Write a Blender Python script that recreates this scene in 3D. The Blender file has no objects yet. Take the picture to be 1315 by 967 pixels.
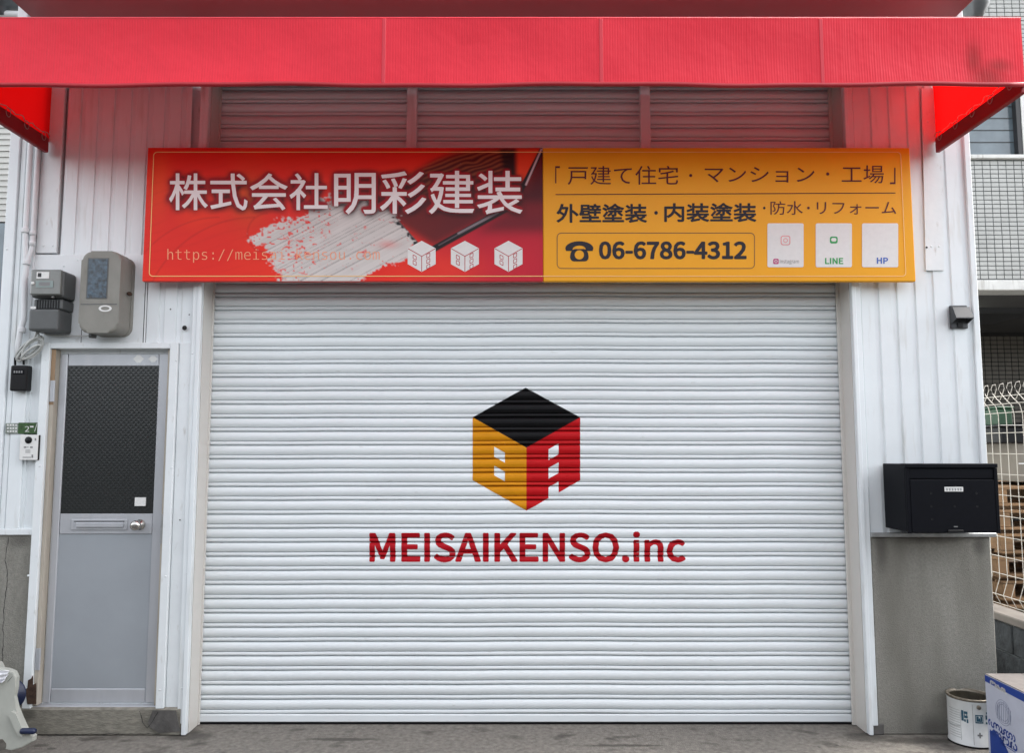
import bpy, bmesh, math, random, os
import numpy as np
from mathutils import Vector, Matrix
random.seed(7)
SC = bpy.context.scene
COL = SC.collection
R = math.radians

# ------------------------------------------------------------------ camera
F, CX, CY = 1000.0, 657.5, 483.5            # focal length and centre in photo pixels
PITCH = R(5.23); D = 4.17; H = 1.473
cp, sp = math.cos(PITCH), math.sin(PITCH)
cam = bpy.data.cameras.new('camera'); cam.sensor_width = 36; cam.lens = 36 * F / 1315
cam.clip_end = 500; cam.clip_start = 0.05
co = bpy.data.objects.new('camera', cam); COL.objects.link(co)
co.location = (0, -D, H); co.rotation_euler = (R(90) + PITCH, 0, 0)
SC.camera = co

def at(px, py, Y=0.0):
    """point of the world on the vertical plane y=Y that lies under a photo pixel"""
    u = (px - CX) / F; v = (CY - py) / F
    dy = cp - v * sp; dz = sp + v * cp
    t = (Y + D) / dy
    return (u * t, Y, H + dz * t)
def ground_at(px, py):
    u = (px - CX) / F; v = (CY - py) / F
    dy = cp - v * sp; dz = sp + v * cp
    t = -H / dz
    return (u * t, dy * t - D, 0.0)

# ------------------------------------------------------------------ light
SUN_EL, SUN_DIR = R(50), Vector((1.0, 0.22, 0))
w = bpy.data.worlds.new('World'); SC.world = w; w.use_nodes = True
nt = w.node_tree; bg = nt.nodes['Background']
sky = nt.nodes.new('ShaderNodeTexSky'); sky.sky_type = 'NISHITA'; sky.sun_disc = False
sky.sun_elevation = SUN_EL; sky.sun_rotation = math.atan2(SUN_DIR.x, SUN_DIR.y)
sky.dust_density = 3.0; sky.ozone_density = 1.0
hs = nt.nodes.new('ShaderNodeHueSaturation'); hs.inputs['Saturation'].default_value = 0.21
nt.links.new(sky.outputs[0], hs.inputs['Color']); nt.links.new(hs.outputs[0], bg.inputs[0])
bg.inputs[1].default_value = 0.15
sl = bpy.data.lights.new('sun', 'SUN'); sl.energy = 0.9; sl.angle = R(14); sl.color = (1, .95, .88)
so = bpy.data.objects.new('sun', sl); COL.objects.link(so)
sd = Vector((SUN_DIR.x, SUN_DIR.y, 0)).normalized() * math.cos(SUN_EL) + Vector((0, 0, math.sin(SUN_EL)))
so.rotation_euler = sd.to_track_quat('Z', 'Y').to_euler(); so.location = (8, 3, 9)
SC.view_settings.view_transform = 'Standard'; SC.view_settings.look = 'None'
SC.view_settings.exposure = 2.02; SC.view_settings.gamma = 1
SC.cycles.use_denoising = True
SC.cycles.max_bounces = 8; SC.cycles.diffuse_bounces = 5

# ------------------------------------------------------------------ materials
def lin(c):
    return tuple(((x / 255) / 12.92 if x / 255 <= .04045 else ((x / 255 + .055) / 1.055) ** 2.4) for x in c)
def mat(name, col, rough=.5, metal=0., var=0., vscale=8., bump=0., bscale=60., spec=.5, col2=None,
        stretch=(1, 1, 1), trans=0., transcol=None, detail=4., stain=None, alpha=None, coat=0.):
    m = bpy.data.materials.new(name); m.use_nodes = True
    n = m.node_tree.nodes; l = m.node_tree.links
    p = n['Principled BSDF']; out = n['Material Output']
    p.inputs['Roughness'].default_value = rough; p.inputs['Metallic'].default_value = metal
    p.inputs['Specular IOR Level'].default_value = spec
    if coat: p.inputs['Coat Weight'].default_value = coat; p.inputs['Coat Roughness'].default_value = .15
    c = tuple(col) + (1,)
    p.inputs['Base Color'].default_value = c
    m.diffuse_color = c
    tc = n.new('ShaderNodeTexCoord'); gm = n.new('ShaderNodeNewGeometry')
    mp = n.new('ShaderNodeMapping'); mp.inputs['Scale'].default_value = stretch
    l.new(gm.outputs['Position'], mp.inputs['Vector'])
    last = None
    if var or col2:
        nz = n.new('ShaderNodeTexNoise'); nz.inputs['Scale'].default_value = vscale
        nz.inputs['Detail'].default_value = detail; nz.inputs['Roughness'].default_value = .62
        l.new(mp.outputs[0], nz.inputs['Vector'])
        rp = n.new('ShaderNodeValToRGB')
        a = col2 if col2 else tuple(x * (1 - var) for x in col); b = tuple(min(1, x * (1 + var)) for x in col)
        rp.color_ramp.elements[0].position = .32; rp.color_ramp.elements[1].position = .68
        rp.color_ramp.elements[0].color = tuple(a) + (1,); rp.color_ramp.elements[1].color = b + (1,)
        l.new(nz.outputs[0], rp.inputs[0]); last = rp.outputs[0]
    if stain:                       # (colour, scale, stretch, low, high)
        sc_, ss, st, lo, hi = stain
        mp2 = n.new('ShaderNodeMapping'); mp2.inputs['Scale'].default_value = st
        l.new(gm.outputs['Position'], mp2.inputs['Vector'])
        n2 = n.new('ShaderNodeTexNoise'); n2.inputs['Scale'].default_value = ss; n2.inputs['Detail'].default_value = 6
        l.new(mp2.outputs[0], n2.inputs['Vector'])
        mr = n.new('ShaderNodeMapRange'); mr.inputs[1].default_value = lo; mr.inputs[2].default_value = hi
        l.new(n2.outputs[0], mr.inputs[0])
        mx = n.new('ShaderNodeMix'); mx.data_type = 'RGBA'
        l.new(mr.outputs[0], mx.inputs[0])
        if last: l.new(last, mx.inputs[6])
        else: mx.inputs[6].default_value = c
        mx.inputs[7].default_value = tuple(sc_) + (1,)
        last = mx.outputs[2]
    if last: l.new(last, p.inputs['Base Color'])
    if bump:
        nb = n.new('ShaderNodeTexNoise'); nb.inputs['Scale'].default_value = bscale; nb.inputs['Detail'].default_value = 5
        l.new(mp.outputs[0], nb.inputs['Vector'])
        bp = n.new('ShaderNodeBump'); bp.inputs['Strength'].default_value = 1; bp.inputs['Distance'].default_value = bump
        l.new(nb.outputs[0], bp.inputs['Height']); l.new(bp.outputs[0], p.inputs['Normal'])
    if trans:
        t = n.new('ShaderNodeBsdfTranslucent'); t.inputs[0].default_value = tuple(transcol or col) + (1,)
        ms = n.new('ShaderNodeMixShader'); ms.inputs[0].default_value = trans
        l.new(p.outputs[0], ms.inputs[1]); l.new(t.outputs[0], ms.inputs[2]); l.new(ms.outputs[0], out.inputs[0])
    return m

M = {}
M['white'] = mat('white_wall_paint', (.735, .775, .79), .38, var=.035, vscale=3, bump=.0006, bscale=14, stain=((.58, .59, .57), 26, (1, 1, .12), .56, .80))
M['white_board'] = mat('white_board_paint', (.725, .76, .77), .42, var=.04, vscale=6, bump=.0008, bscale=30, stain=((.50, .49, .46), 40, (1, 1, .3), .62, .82))
M['cream'] = mat('cream_steel', (.62, .60, .56), .35, var=.03, vscale=4, bump=.0005, bscale=12)
M['slat'] = mat('shutter_paint', (.75, .79, .805), .33, var=.03, vscale=3, bump=.0004, bscale=20, stain=((.50, .50, .48), 24, (.6, 1, 3), .68, .88), stretch=(.5, 1, 1))
M['gap'] = mat('dark_gap', (.02, .02, .02), .9)
M['concrete'] = mat('mortar_grey', (.25, .243, .215), .92, var=.16, vscale=75, bump=.005, bscale=170, detail=10, stain=((.155, .148, .125), 3.0, (1.4, 1, .35), .42, .72))
M['concrete_step'] = mat('step_concrete', (.21, .198, .165), .9, var=.25, vscale=40, bump=.003, bscale=90, stretch=(.6, 1, 2), stain=((.11, .10, .085), 7, (1, 1, 1), .5, .75))
M['dark_mortar'] = mat('dark_mortar', (.095, .09, .085), .9, var=.3, vscale=12, bump=.002, bscale=60)
M['ground'] = mat('ground_concrete', (.185, .172, .15), .9, var=.32, vscale=38, bump=.006, bscale=160, stain=((.08, .073, .062), 5.5, (1, 1.6, 1), .56, .70), detail=12)
M['asphalt'] = mat('asphalt', (.036, .036, .037), .9, var=.25, vscale=30, bump=.004, bscale=200)
M['opposite_wall'] = mat('opposite_wall', (.075, .073, .07), .85, var=.1, vscale=2)
M['steel'] = mat('door_aluminium', (.47, .485, .51), .38, metal=.3, var=.06, vscale=10, bump=.0003, bscale=40, stretch=(1, 1, .2), stain=((.5, .5, .52), 20, (1, 1, .15), .55, .8))
M['kick'] = mat('grey_kick_panel', (.32, .345, .37), .45, metal=.1, var=.04, vscale=3, bump=.0004, bscale=10)
M['brass'] = mat('knob_steel', (.55, .53, .5), .22, metal=1)
M['wood'] = mat('worn_wood', (.30, .20, .12), .8, var=.25, vscale=18, bump=.001, bscale=40, stretch=(1, 1, .1))
M['frame_beige'] = mat('beige_frame', (.40, .36, .30), .6, var=.15, vscale=20, stretch=(1, 1, .15))
M['rust'] = mat('rotten_brown', (.05, .028, .018), .95, var=.5, vscale=40, bump=.004, bscale=60)
M['black_box'] = mat('black_powdercoat', (.0028, .0034, .006), .55, spec=.12, var=.1, vscale=30, bump=.0003, bscale=300)
M['black'] = mat('black_plastic', (.007, .007, .008), .4, spec=.25)
M['meter'] = mat('meter_grey', (.085, .09, .09), .45, var=.06, vscale=20, bump=.0004, bscale=60)
M['meter_lens'] = mat('smoky_lens', (.12, .125, .115), .18, var=.1, vscale=20, coat=.5)
M['old_meter'] = mat('taupe_plastic', (.215, .21, .185), .5, var=.09, vscale=9, bump=.0006, bscale=30, stain=((.14, .12, .09), 8, (1, 1, .5), .55, .8))
M['meter_window'] = mat('meter_window', (.035, .06, .085), .2, var=.75, vscale=45, bump=.0015, bscale=70, detail=2)
M['conduit'] = mat('white_conduit', (.68, .69, .70), .45, var=.04, vscale=8)
M['cable'] = mat('pale_cable', (.45, .46, .44), .5)
M['lamp_grey'] = mat('hood_grey', (.045, .048, .052), .5, bump=.0003, bscale=100)
M['paper'] = mat('white_paper', (.7, .7, .68), .6, var=.03, vscale=40)
M['ink'] = mat('ink_black', (.02, .02, .022), .6)
M['ink_grey'] = mat('ink_grey', (.2, .2, .2), .6)
M['green_plate'] = mat('green_plate', (.03, .075, .02), .4, var=.5, vscale=50)
M['grey_plate'] = mat('grey_plate', (.22, .25, .22), .4, var=.4, vscale=80)
M['zinc'] = mat('zinc', (.42, .43, .43), .4, metal=.6, var=.15, vscale=30)
M['tin'] = mat('can_white', (.62, .64, .63), .35, var=.05, vscale=20)
M['tin_in'] = mat('can_inside', (.045, .038, .025), .6, var=.4, vscale=30)
M['tin_rim'] = mat('can_rim', (.16, .14, .11), .4, metal=.5, var=.3, vscale=60)
M['ink_teal'] = mat('ink_teal', (.012, .075, .12), .5)
M['carton'] = mat('carton_print', (.50, .53, .62), .55, var=.06, vscale=10)
M['carton_top'] = mat('carton_top', (.15, .135, .125), .85, var=.15, vscale=25)
M['ink_blue'] = mat('ink_blue', (.008, .045, .28), .5)
M['plastic_grey'] = mat('pale_grey_plastic', (.40, .41, .37), .5, var=.05, vscale=12, bump=.0005, bscale=50)
M['navy'] = mat('navy_plastic', (.007, .014, .05), .4)
M['cloth'] = mat('white_cloth', (.75, .76, .80), .9, var=.05, vscale=30, bump=.003, bscale=60)
M['rope'] = mat('grey_rope', (.42, .30, .28), .8)
M['tile'] = mat('pale_tile', (.38, .385, .37), .35, var=.08, vscale=3)
M['tile_dark'] = mat('brown_tile', (.13, .12, .10), .4, var=.1, vscale=3)
M['grout'] = mat('grout', (.10, .11, .11), .9)
M['grout_dark'] = mat('grout_dark', (.03, .03, .03), .9)
M['render_white'] = mat('white_render', (.62, .62, .60), .7, var=.08, vscale=6, stain=((.35, .33, .3), 8, (3, 1, .3), .55, .8))
M['soffit'] = mat('dark_soffit', (.09, .09, .09), .8, var=.1, vscale=2)
M['glass_dark'] = mat('window_glass', (.10, .13, .15), .12, var=.35, vscale=1.5, coat=.5)
M['sash'] = mat('black_sash', (.02, .02, .022), .4)
M['far_siding'] = mat('far_siding', (.46, .455, .43), .6, var=.05, vscale=2)
M['wire'] = mat('fence_wire', (.46, .43, .375), .45)
M['stone'] = mat('dark_block', (.025, .028, .03), .9, var=.45, vscale=18, bump=.008, bscale=30)
M['cap'] = mat('cap_concrete', (.12, .105, .09), .9, var=.15, vscale=10)
M['pallet'] = mat('pallet_wood', (.20, .115, .055), .8, var=.3, vscale=7, stretch=(.3, 1, 3), bump=.001, bscale=50)
M['crate_green'] = mat('crate_green', (.012, .055, .022), .5, var=.2, vscale=8)
M['carton_beige'] = mat('carton_beige', (.20, .18, .15), .8, var=.06, vscale=5)
M['duct'] = mat('duct_grey', (.09, .095, .10), .35, metal=.5, var=.1, vscale=8)
M['jar'] = mat('murky_glass', (.30, .26, .22), .12, var=.4, vscale=40, coat=.6)
M['red_paint'] = mat('logo_red', (.48, .004, .008), .5, spec=.18, var=.05, vscale=12, bump=.0004, bscale=20)
M['orange_paint'] = mat('logo_ochre', (.62, .25, .004), .5, spec=.18, var=.05, vscale=12, bump=.0004, bscale=20)
M['black_paint'] = mat('logo_black', (.003, .003, .004), .5, spec=.18, var=.1, vscale=12, bump=.0004, bscale=20)
M['crimson_paint'] = mat('letter_crimson', (.40, .003, .010), .5, spec=.18, var=.05, vscale=12)
M['sign_orange'] = mat('sign_orange', (.80, .36, .010), .36, spec=.22, var=.02, vscale=3, bump=.0006, bscale=5)
M['sign_edge_red'] = mat('sign_edge_red', (.55, .02, .01), .35)
M['print_white'] = mat('print_white', (.82, .78, .78), .45, spec=.2)
M['print_pink'] = mat('print_pink', (.82, .42, .40), .45)
M['print_peach'] = mat('print_peach', (.86, .36, .20), .45, spec=.2)
M['print_crimson'] = mat('print_crimson', (.42, .008, .02), .45)
M['print_black'] = mat('print_black', (.022, .020, .028), .45, spec=.2)
M['print_maroon'] = mat('print_maroon', (.10, .018, .025), .45, spec=.2)
M['print_yellow'] = mat('print_cream', (.85, .55, .22), .45, spec=.2)
M['print_brown'] = mat('print_brown', (.20, .08, .01), .45)
M['print_green'] = mat('print_green', (.01, .30, .06), .45)
M['print_blue'] = mat('print_blue', (.03, .10, .42), .45)
M['print_magenta'] = mat('print_magenta', (.45, .05, .18), .45)
M['print_rose'] = mat('print_rose', (.70, .28, .28), .45)

def fabric(name, col, tcol, trans, ribs=True, rough=.6, spec=.45):
    m = mat(name, col, rough, var=.05, vscale=1.2, trans=trans, transcol=tcol, spec=spec)
    n = m.node_tree.nodes; l = m.node_tree.links
    if ribs:
        g = n.new('ShaderNodeNewGeometry'); s = n.new('ShaderNodeSeparateXYZ'); l.new(g.outputs['Position'], s.inputs[0])
        nz = n.new('ShaderNodeTexNoise'); nz.noise_dimensions = '3D'; nz.inputs['Scale'].default_value = 1
        mp = n.new('ShaderNodeMapping'); mp.inputs['Scale'].default_value = (70, 70, 2.2)
        l.new(g.outputs['Position'], mp.inputs['Vector']); l.new(mp.outputs[0], nz.inputs['Vector'])
        mm = n.new('ShaderNodeMath'); mm.operation = 'MULTIPLY'; mm.inputs[1].default_value = 520; l.new(s.outputs[0], mm.inputs[0])
        sn = n.new('ShaderNodeMath'); sn.operation = 'SINE'; l.new(mm.outputs[0], sn.inputs[0])
        ad = n.new('ShaderNodeMath'); ad.operation = 'MULTIPLY_ADD'; l.new(nz.outputs[0], ad.inputs[0]); ad.inputs[1].default_value = 7; l.new(sn.outputs[0], ad.inputs[2])
        n3_ = n.new('ShaderNodeTexNoise'); n3_.inputs['Scale'].default_value = 5; n3_.inputs['Detail'].default_value = 3; l.new(g.outputs['Position'], n3_.inputs['Vector'])
        ad2 = n.new('ShaderNodeMath'); ad2.operation = 'MULTIPLY_ADD'; l.new(n3_.outputs[0], ad2.inputs[0]); ad2.inputs[1].default_value = 45; l.new(ad.outputs[0], ad2.inputs[2]); ad = ad2
        bp = n.new('ShaderNodeBump'); bp.inputs['Strength'].default_value = 1; bp.inputs['Distance'].default_value = .00028
        l.new(ad.outputs[0], bp.inputs['Height']); l.new(bp.outputs[0], n['Principled BSDF'].inputs['Normal'])
        n['Principled BSDF'].inputs['Sheen Weight'].default_value = .12
        n['Principled BSDF'].inputs['Sheen Tint'].default_value = (1, .75, .8, 1)
    return m
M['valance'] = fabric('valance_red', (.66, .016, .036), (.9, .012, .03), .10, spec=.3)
M['roof_fabric'] = fabric('roof_red', (.62, .03, .05), (.9, .05, .07), .20, ribs=False)
M['side_fabric'] = fabric('side_red', (.60, .008, .012), (1., .004, .004), .62, ribs=False)
M['seam_red'] = mat('seam_red', (.52, .012, .03), .55)
M['arm_red'] = mat('arm_red', (.26, .004, .008), .5, var=.1, vscale=5)
M['hem_red'] = mat('hem_red', (.34, .004, .012), .5)
M['overhang'] = mat('overhang_red', (.20, .06, .065), .45, var=.06, vscale=1.5)

def spots(m, blobs, col, strength=1., soft=.5, nscale=8., namp=.25):
    """marks with a place and an outline of their own: blobs are (centre, radii)"""
    n = m.node_tree.nodes; l = m.node_tree.links; p = n['Principled BSDF']
    g = n.new('ShaderNodeNewGeometry'); nz = n.new('ShaderNodeTexNoise'); nz.inputs['Scale'].default_value = nscale; nz.inputs['Detail'].default_value = 4
    l.new(g.outputs['Position'], nz.inputs['Vector'])
    last = None
    for c, r in blobs:
        a = n.new('ShaderNodeVectorMath'); a.operation = 'SUBTRACT'; l.new(g.outputs['Position'], a.inputs[0]); a.inputs[1].default_value = c
        d = n.new('ShaderNodeVectorMath'); d.operation = 'DIVIDE'; l.new(a.outputs[0], d.inputs[0]); d.inputs[1].default_value = r
        e = n.new('ShaderNodeVectorMath'); e.operation = 'LENGTH'; l.new(d.outputs[0], e.inputs[0])
        if last is None: last = e.outputs['Value']
        else:
            mn = n.new('ShaderNodeMath'); mn.operation = 'SMOOTH_MIN'; mn.inputs[2].default_value = .4; l.new(last, mn.inputs[0]); l.new(e.outputs['Value'], mn.inputs[1]); last = mn.outputs[0]
    ad = n.new('ShaderNodeMath'); ad.operation = 'MULTIPLY_ADD'; l.new(nz.outputs[0], ad.inputs[0]); ad.inputs[1].default_value = namp * 2; l.new(last, ad.inputs[2])
    mr = n.new('ShaderNodeMapRange'); mr.interpolation_type = 'SMOOTHSTEP'; l.new(ad.outputs[0], mr.inputs[0])
    mr.inputs[1].default_value = 1 + namp; mr.inputs[2].default_value = 1 + namp - soft; mr.inputs[3].default_value = 0; mr.inputs[4].default_value = strength
    mx = n.new('ShaderNodeMix'); mx.data_type = 'RGBA'; l.new(mr.outputs[0], mx.inputs[0]); mx.inputs[7].default_value = tuple(col) + (1,)
    src = p.inputs['Base Color']
    if src.is_linked: l.new(src.links[0].from_socket, mx.inputs[6])
    else: mx.inputs[6].default_value = src.default_value
    l.new(mx.outputs[2], src)
_ya = -D * (1 - 1 / 1.225)
spots(M['valance'], [(at(1252, 74, _ya), (.062, .3, .130)), (at(1268, 100, _ya), (.125, .3, .115)), (at(1283, 84, _ya), (.090, .3, .055))], (.33, .003, .008), 1., .95, 9, .10)  # soft shadow at the valance's right end, painted into the fabric colour
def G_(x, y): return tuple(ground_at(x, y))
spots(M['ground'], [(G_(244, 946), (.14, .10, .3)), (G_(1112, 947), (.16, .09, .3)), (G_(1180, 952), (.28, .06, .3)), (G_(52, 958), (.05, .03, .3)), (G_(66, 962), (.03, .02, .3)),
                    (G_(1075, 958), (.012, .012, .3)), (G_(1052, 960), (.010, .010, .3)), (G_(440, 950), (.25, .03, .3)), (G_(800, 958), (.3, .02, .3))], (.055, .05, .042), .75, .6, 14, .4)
spots(M['concrete'], [(at(1256, 700), (.05, .2, .09)), (at(1190, 690), (.35, .2, .045)), (at(1195, 935), (.12, .2, .10)), (at(1270, 930), (.08, .2, .2)), (at(1130, 700), (.05, .2, .2)),
                      (at(25, 695), (.1, .2, .06)), (at(36, 895), (.05, .2, .10))], (.085, .08, .07), .75, .9, 9, .3)
spots(M['concrete_step'], [(at(205, 930), (.10, .2, .06)), (at(40, 915), (.06, .2, .04))], (.09, .085, .07), .8, .6, 12, .3)

# door glass : dark figured wired glass
def door_glass():
    m = mat('figured_glass', (.013, .015, .015), .3, spec=.6)
    n = m.node_tree.nodes; l = m.node_tree.links
    g = n.new('ShaderNodeNewGeometry')
    hs_ = []
    for ang in (45, -45):
        mp = n.new('ShaderNodeMapping'); mp.inputs['Rotation'].default_value = (0, R(ang), 0)
        l.new(g.outputs['Position'], mp.inputs['Vector'])
        s = n.new('ShaderNodeSeparateXYZ'); l.new(mp.outputs[0], s.inputs[0])
        a = n.new('ShaderNodeMath'); a.operation = 'MULTIPLY'; a.inputs[1].default_value = 330; l.new(s.outputs[0], a.inputs[0])
        b = n.new('ShaderNodeMath'); b.operation = 'SINE'; l.new(a.outputs[0], b.inputs[0]); hs_.append(b)
    mx = n.new('ShaderNodeMath'); mx.operation = 'MAXIMUM'; l.new(hs_[0].outputs[0], mx.inputs[0]); l.new(hs_[1].outputs[0], mx.inputs[1])
    nz = n.new('ShaderNodeTexNoise'); nz.inputs['Scale'].default_value = 120; l.new(g.outputs['Position'], nz.inputs['Vector'])
    ad = n.new('ShaderNodeMath'); ad.operation = 'ADD'; l.new(mx.outputs[0], ad.inputs[0]); l.new(nz.outputs[0], ad.inputs[1])
    bp = n.new('ShaderNodeBump'); bp.inputs['Distance'].default_value = .00032; bp.inputs['Strength'].default_value = 1
    l.new(ad.outputs[0], bp.inputs['Height']); l.new(bp.outputs[0], n['Principled BSDF'].inputs['Normal'])
    return m
M['door_glass'] = door_glass()

def emis(name, col, s):
    m = mat(name, col); p = m.node_tree.nodes['Principled BSDF']
    p.inputs['Emission Color'].default_value = tuple(col) + (1,); p.inputs['Emission Strength'].default_value = s
    return m
M['tube_lit'] = emis('lit_tube', (.9, .95, .85), 1.2)

# ------------------------------------------------------------------ builders
class MB:
    def __init__(s): s.bm = bmesh.new()
    def box(s, x0, x1, y0, y1, z0, z1, bev=0, seg=1, rot=None, edges=None):
        m = Matrix.Translation(((x0 + x1) / 2, (y0 + y1) / 2, (z0 + z1) / 2))
        if rot: m = m @ rot
        m = m @ Matrix.Diagonal((abs(x1 - x0), abs(y1 - y0), abs(z1 - z0), 1))
        r = bmesh.ops.create_cube(s.bm, size=1, matrix=m)
        if bev:
            es = list({e for v in r['verts'] for e in v.link_edges})
            if edges: es = [e for e in es if edges(e)]
            bmesh.ops.bevel(s.bm, geom=es, offset=bev, segments=seg, profile=.5, affect='EDGES')
        return s
    def prism(s, pts, y0, y1):          # polygon in x,z extruded along y
        a = [s.bm.verts.new((x, y0, z)) for x, z in pts]; b = [s.bm.verts.new((x, y1, z)) for x, z in pts]
        s.bm.faces.new(a); s.bm.faces.new(b[::-1])
        for i in range(len(pts)):
            j = (i + 1) % len(pts); s.bm.faces.new((a[j], a[i], b[i], b[j]))
        return s
    def prism_x(s, pts, x0, x1):        # polygon in y,z extruded along x
        a = [s.bm.verts.new((x0, y, z)) for y, z in pts]; b = [s.bm.verts.new((x1, y, z)) for y, z in pts]
        s.bm.faces.new(a); s.bm.faces.new(b[::-1])
        for i in range(len(pts)):
            j = (i + 1) % len(pts); s.bm.faces.new((a[j], a[i], b[i], b[j]))
        return s
    def quad(s, *p):
        s.bm.faces.new([s.bm.verts.new(q) for q in p]); return s
    def tube(s, pts, r, n=8, closed=False):
        pts = [Vector(p) for p in pts]; rings = []
        up = Vector((.13, .31, .94)).normalized()
        for i, p in enumerate(pts):
            d = (pts[min(i + 1, len(pts) - 1)] - pts[max(i - 1, 0)])
            if closed: d = pts[(i + 1) % len(pts)] - pts[i - 1]
            d.normalize(); a = d.cross(up)
            if a.length < .05: a = d.cross(Vector((1, 0, 0)))
            a.normalize(); b = d.cross(a)
            rr = r[i] if isinstance(r, (list, tuple)) else r
            rings.append([s.bm.verts.new(p + (a * math.cos(t) + b * math.sin(t)) * rr) for t in [2 * math.pi * k / n for k in range(n)]])
        m = len(rings)
        for i in range(m if closed else m - 1):
            q = rings[(i + 1) % m]
            for k in range(n): s.bm.faces.new((rings[i][k], rings[i][(k + 1) % n], q[(k + 1) % n], q[k]))
        if not closed: s.bm.faces.new(rings[0][::-1]); s.bm.faces.new(rings[-1])
        return s
    def lathe(s, c, prof, n=32, axis='z', caps=True):
        c = Vector(c); rings = []
        for r, h in prof:
            ring = []
            for k in range(n):
                t = 2 * math.pi * k / n
                v = Vector((r * math.cos(t), r * math.sin(t), h))
                if axis == 'y': v = Vector((r * math.cos(t), -h, r * math.sin(t)))
                if axis == 'x': v = Vector((h, r * math.cos(t), r * math.sin(t)))
                ring.append(s.bm.verts.new(c + v))
            rings.append(ring)
        for a, b in zip(rings, rings[1:]):
            for k in range(n): s.bm.faces.new((a[k], a[(k + 1) % n], b[(k + 1) % n], b[k]))
        if caps and prof[0][0] > 1e-6: s.bm.faces.new(rings[0][::-1])
        if caps and prof[-1][0] > 1e-6: s.bm.faces.new(rings[-1])
        return s
    def build(s, name, m, parent=None, smooth=False, origin=None, **kw):
        bm = s.bm
        bmesh.ops.remove_doubles(bm, verts=bm.verts, dist=1e-6)
        if kw.pop('recalc', True): bmesh.ops.recalc_face_normals(bm, faces=bm.faces)
        me = bpy.data.meshes.new(name); bm.to_mesh(me); bm.free()
        return link(name, me, m, parent, smooth, origin, **kw)

WORLD = {}
def link(name, me, m, parent=None, smooth=False, origin=None, **kw):
    """place a mesh given in world coordinates: its origin goes to the middle of its foot"""
    if origin is None:
        cs = np.array([v.co[:] for v in me.vertices]) if len(me.vertices) else np.zeros((1, 3))
        lo, hi = cs.min(0), cs.max(0)
        origin = Vector(((lo[0] + hi[0]) / 2, (lo[1] + hi[1]) / 2, lo[2]))
    origin = Vector(origin)
    me.transform(Matrix.Translation(-origin))
    if m: me.materials.append(m if not isinstance(m, str) else M[m])
    if smooth:
        for p in me.polygons: p.use_smooth = True
    o = bpy.data.objects.new(name, me); COL.objects.link(o)
    WORLD[o.name] = origin
    if parent: o.parent = parent; o.location = origin - WORLD[parent.name]
    else: o.location = origin
    for k, v in kw.items(): o[k] = v
    return o
def thing(name, loc, label, cat, group=None):
    o = bpy.data.objects.new(name, None); COL.objects.link(o); o.location = loc; o.empty_display_size = .1
    WORLD[o.name] = Vector(loc); o['label'] = label; o['category'] = cat
    if group: o['group'] = group
    return o
def again(o, loc, parent, name=None):
    c = o.copy(); COL.objects.link(c); c.parent = parent
    WORLD[c.name] = Vector(loc); c.location = Vector(loc) - WORLD[parent.name]
    return c
def boxpx(x0, y0, x1, y1, Yf, Yb, bev=0, seg=1, mb=None, edges=None):
    a = at(x0, y1, Yf); b = at(x1, y0, Yf); c = at(x0, y0, Yf); d = at(x1, y1, Yf)
    mb = mb or MB()
    return mb.box((a[0] + c[0]) / 2, (b[0] + d[0]) / 2, Yf, Yb, (a[2] + d[2]) / 2, (b[2] + c[2]) / 2, bev, seg, edges=edges)
def polypx(pts, Yf, Yb):
    return MB().prism([(at(x, y, Yf)[0], at(x, y, Yf)[2]) for x, y in pts], Yf, Yb)

# text -------------------------------------------------------------
def load_font(n):
    try: return bpy.data.fonts.load(os.path.join(bpy.utils.system_resource('DATAFILES', path='fonts'), n))
    except Exception: return None
CJK = load_font('Noto Sans CJK Regular.woff2'); MONO = load_font('DejaVuSansMono.woff2')
def text_tris(s, font=None, off=0., res=3):
    c = bpy.data.curves.new('t', 'FONT'); c.body = s; c.offset = off; c.resolution_u = res
    if font: c.font = font
    o = bpy.data.objects.new('t', c); COL.objects.link(o)
    bpy.context.view_layer.update()
    m = bpy.data.meshes.new_from_object(o.evaluated_get(bpy.context.evaluated_depsgraph_get()))
    m.calc_loop_triangles()
    v = np.array([x.co[:2] for x in m.vertices]); t = np.array([x.vertices[:] for x in m.loop_triangles])
    bpy.data.objects.remove(o); bpy.data.curves.remove(c); bpy.data.meshes.remove(m)
    return v, t
def text_px(s, box, font=None, off=0., ref=None):
    """text fitted to a box in photo pixels -> 2D verts (px), tris. ref: bounds taken at another offset"""
    v, t = text_tris(s, font, off)
    rv = text_tris(s, font, ref)[0] if ref is not None else v
    lo, hi = rv.min(0), rv.max(0)
    x0, y0, x1, y1 = box
    q = np.empty_like(v)
    q[:, 0] = x0 + (v[:, 0] - lo[0]) / (hi[0] - lo[0]) * (x1 - x0)
    q[:, 1] = y1 - (v[:, 1] - lo[1]) / (hi[1] - lo[1]) * (y1 - y0)
    return q, t
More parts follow.
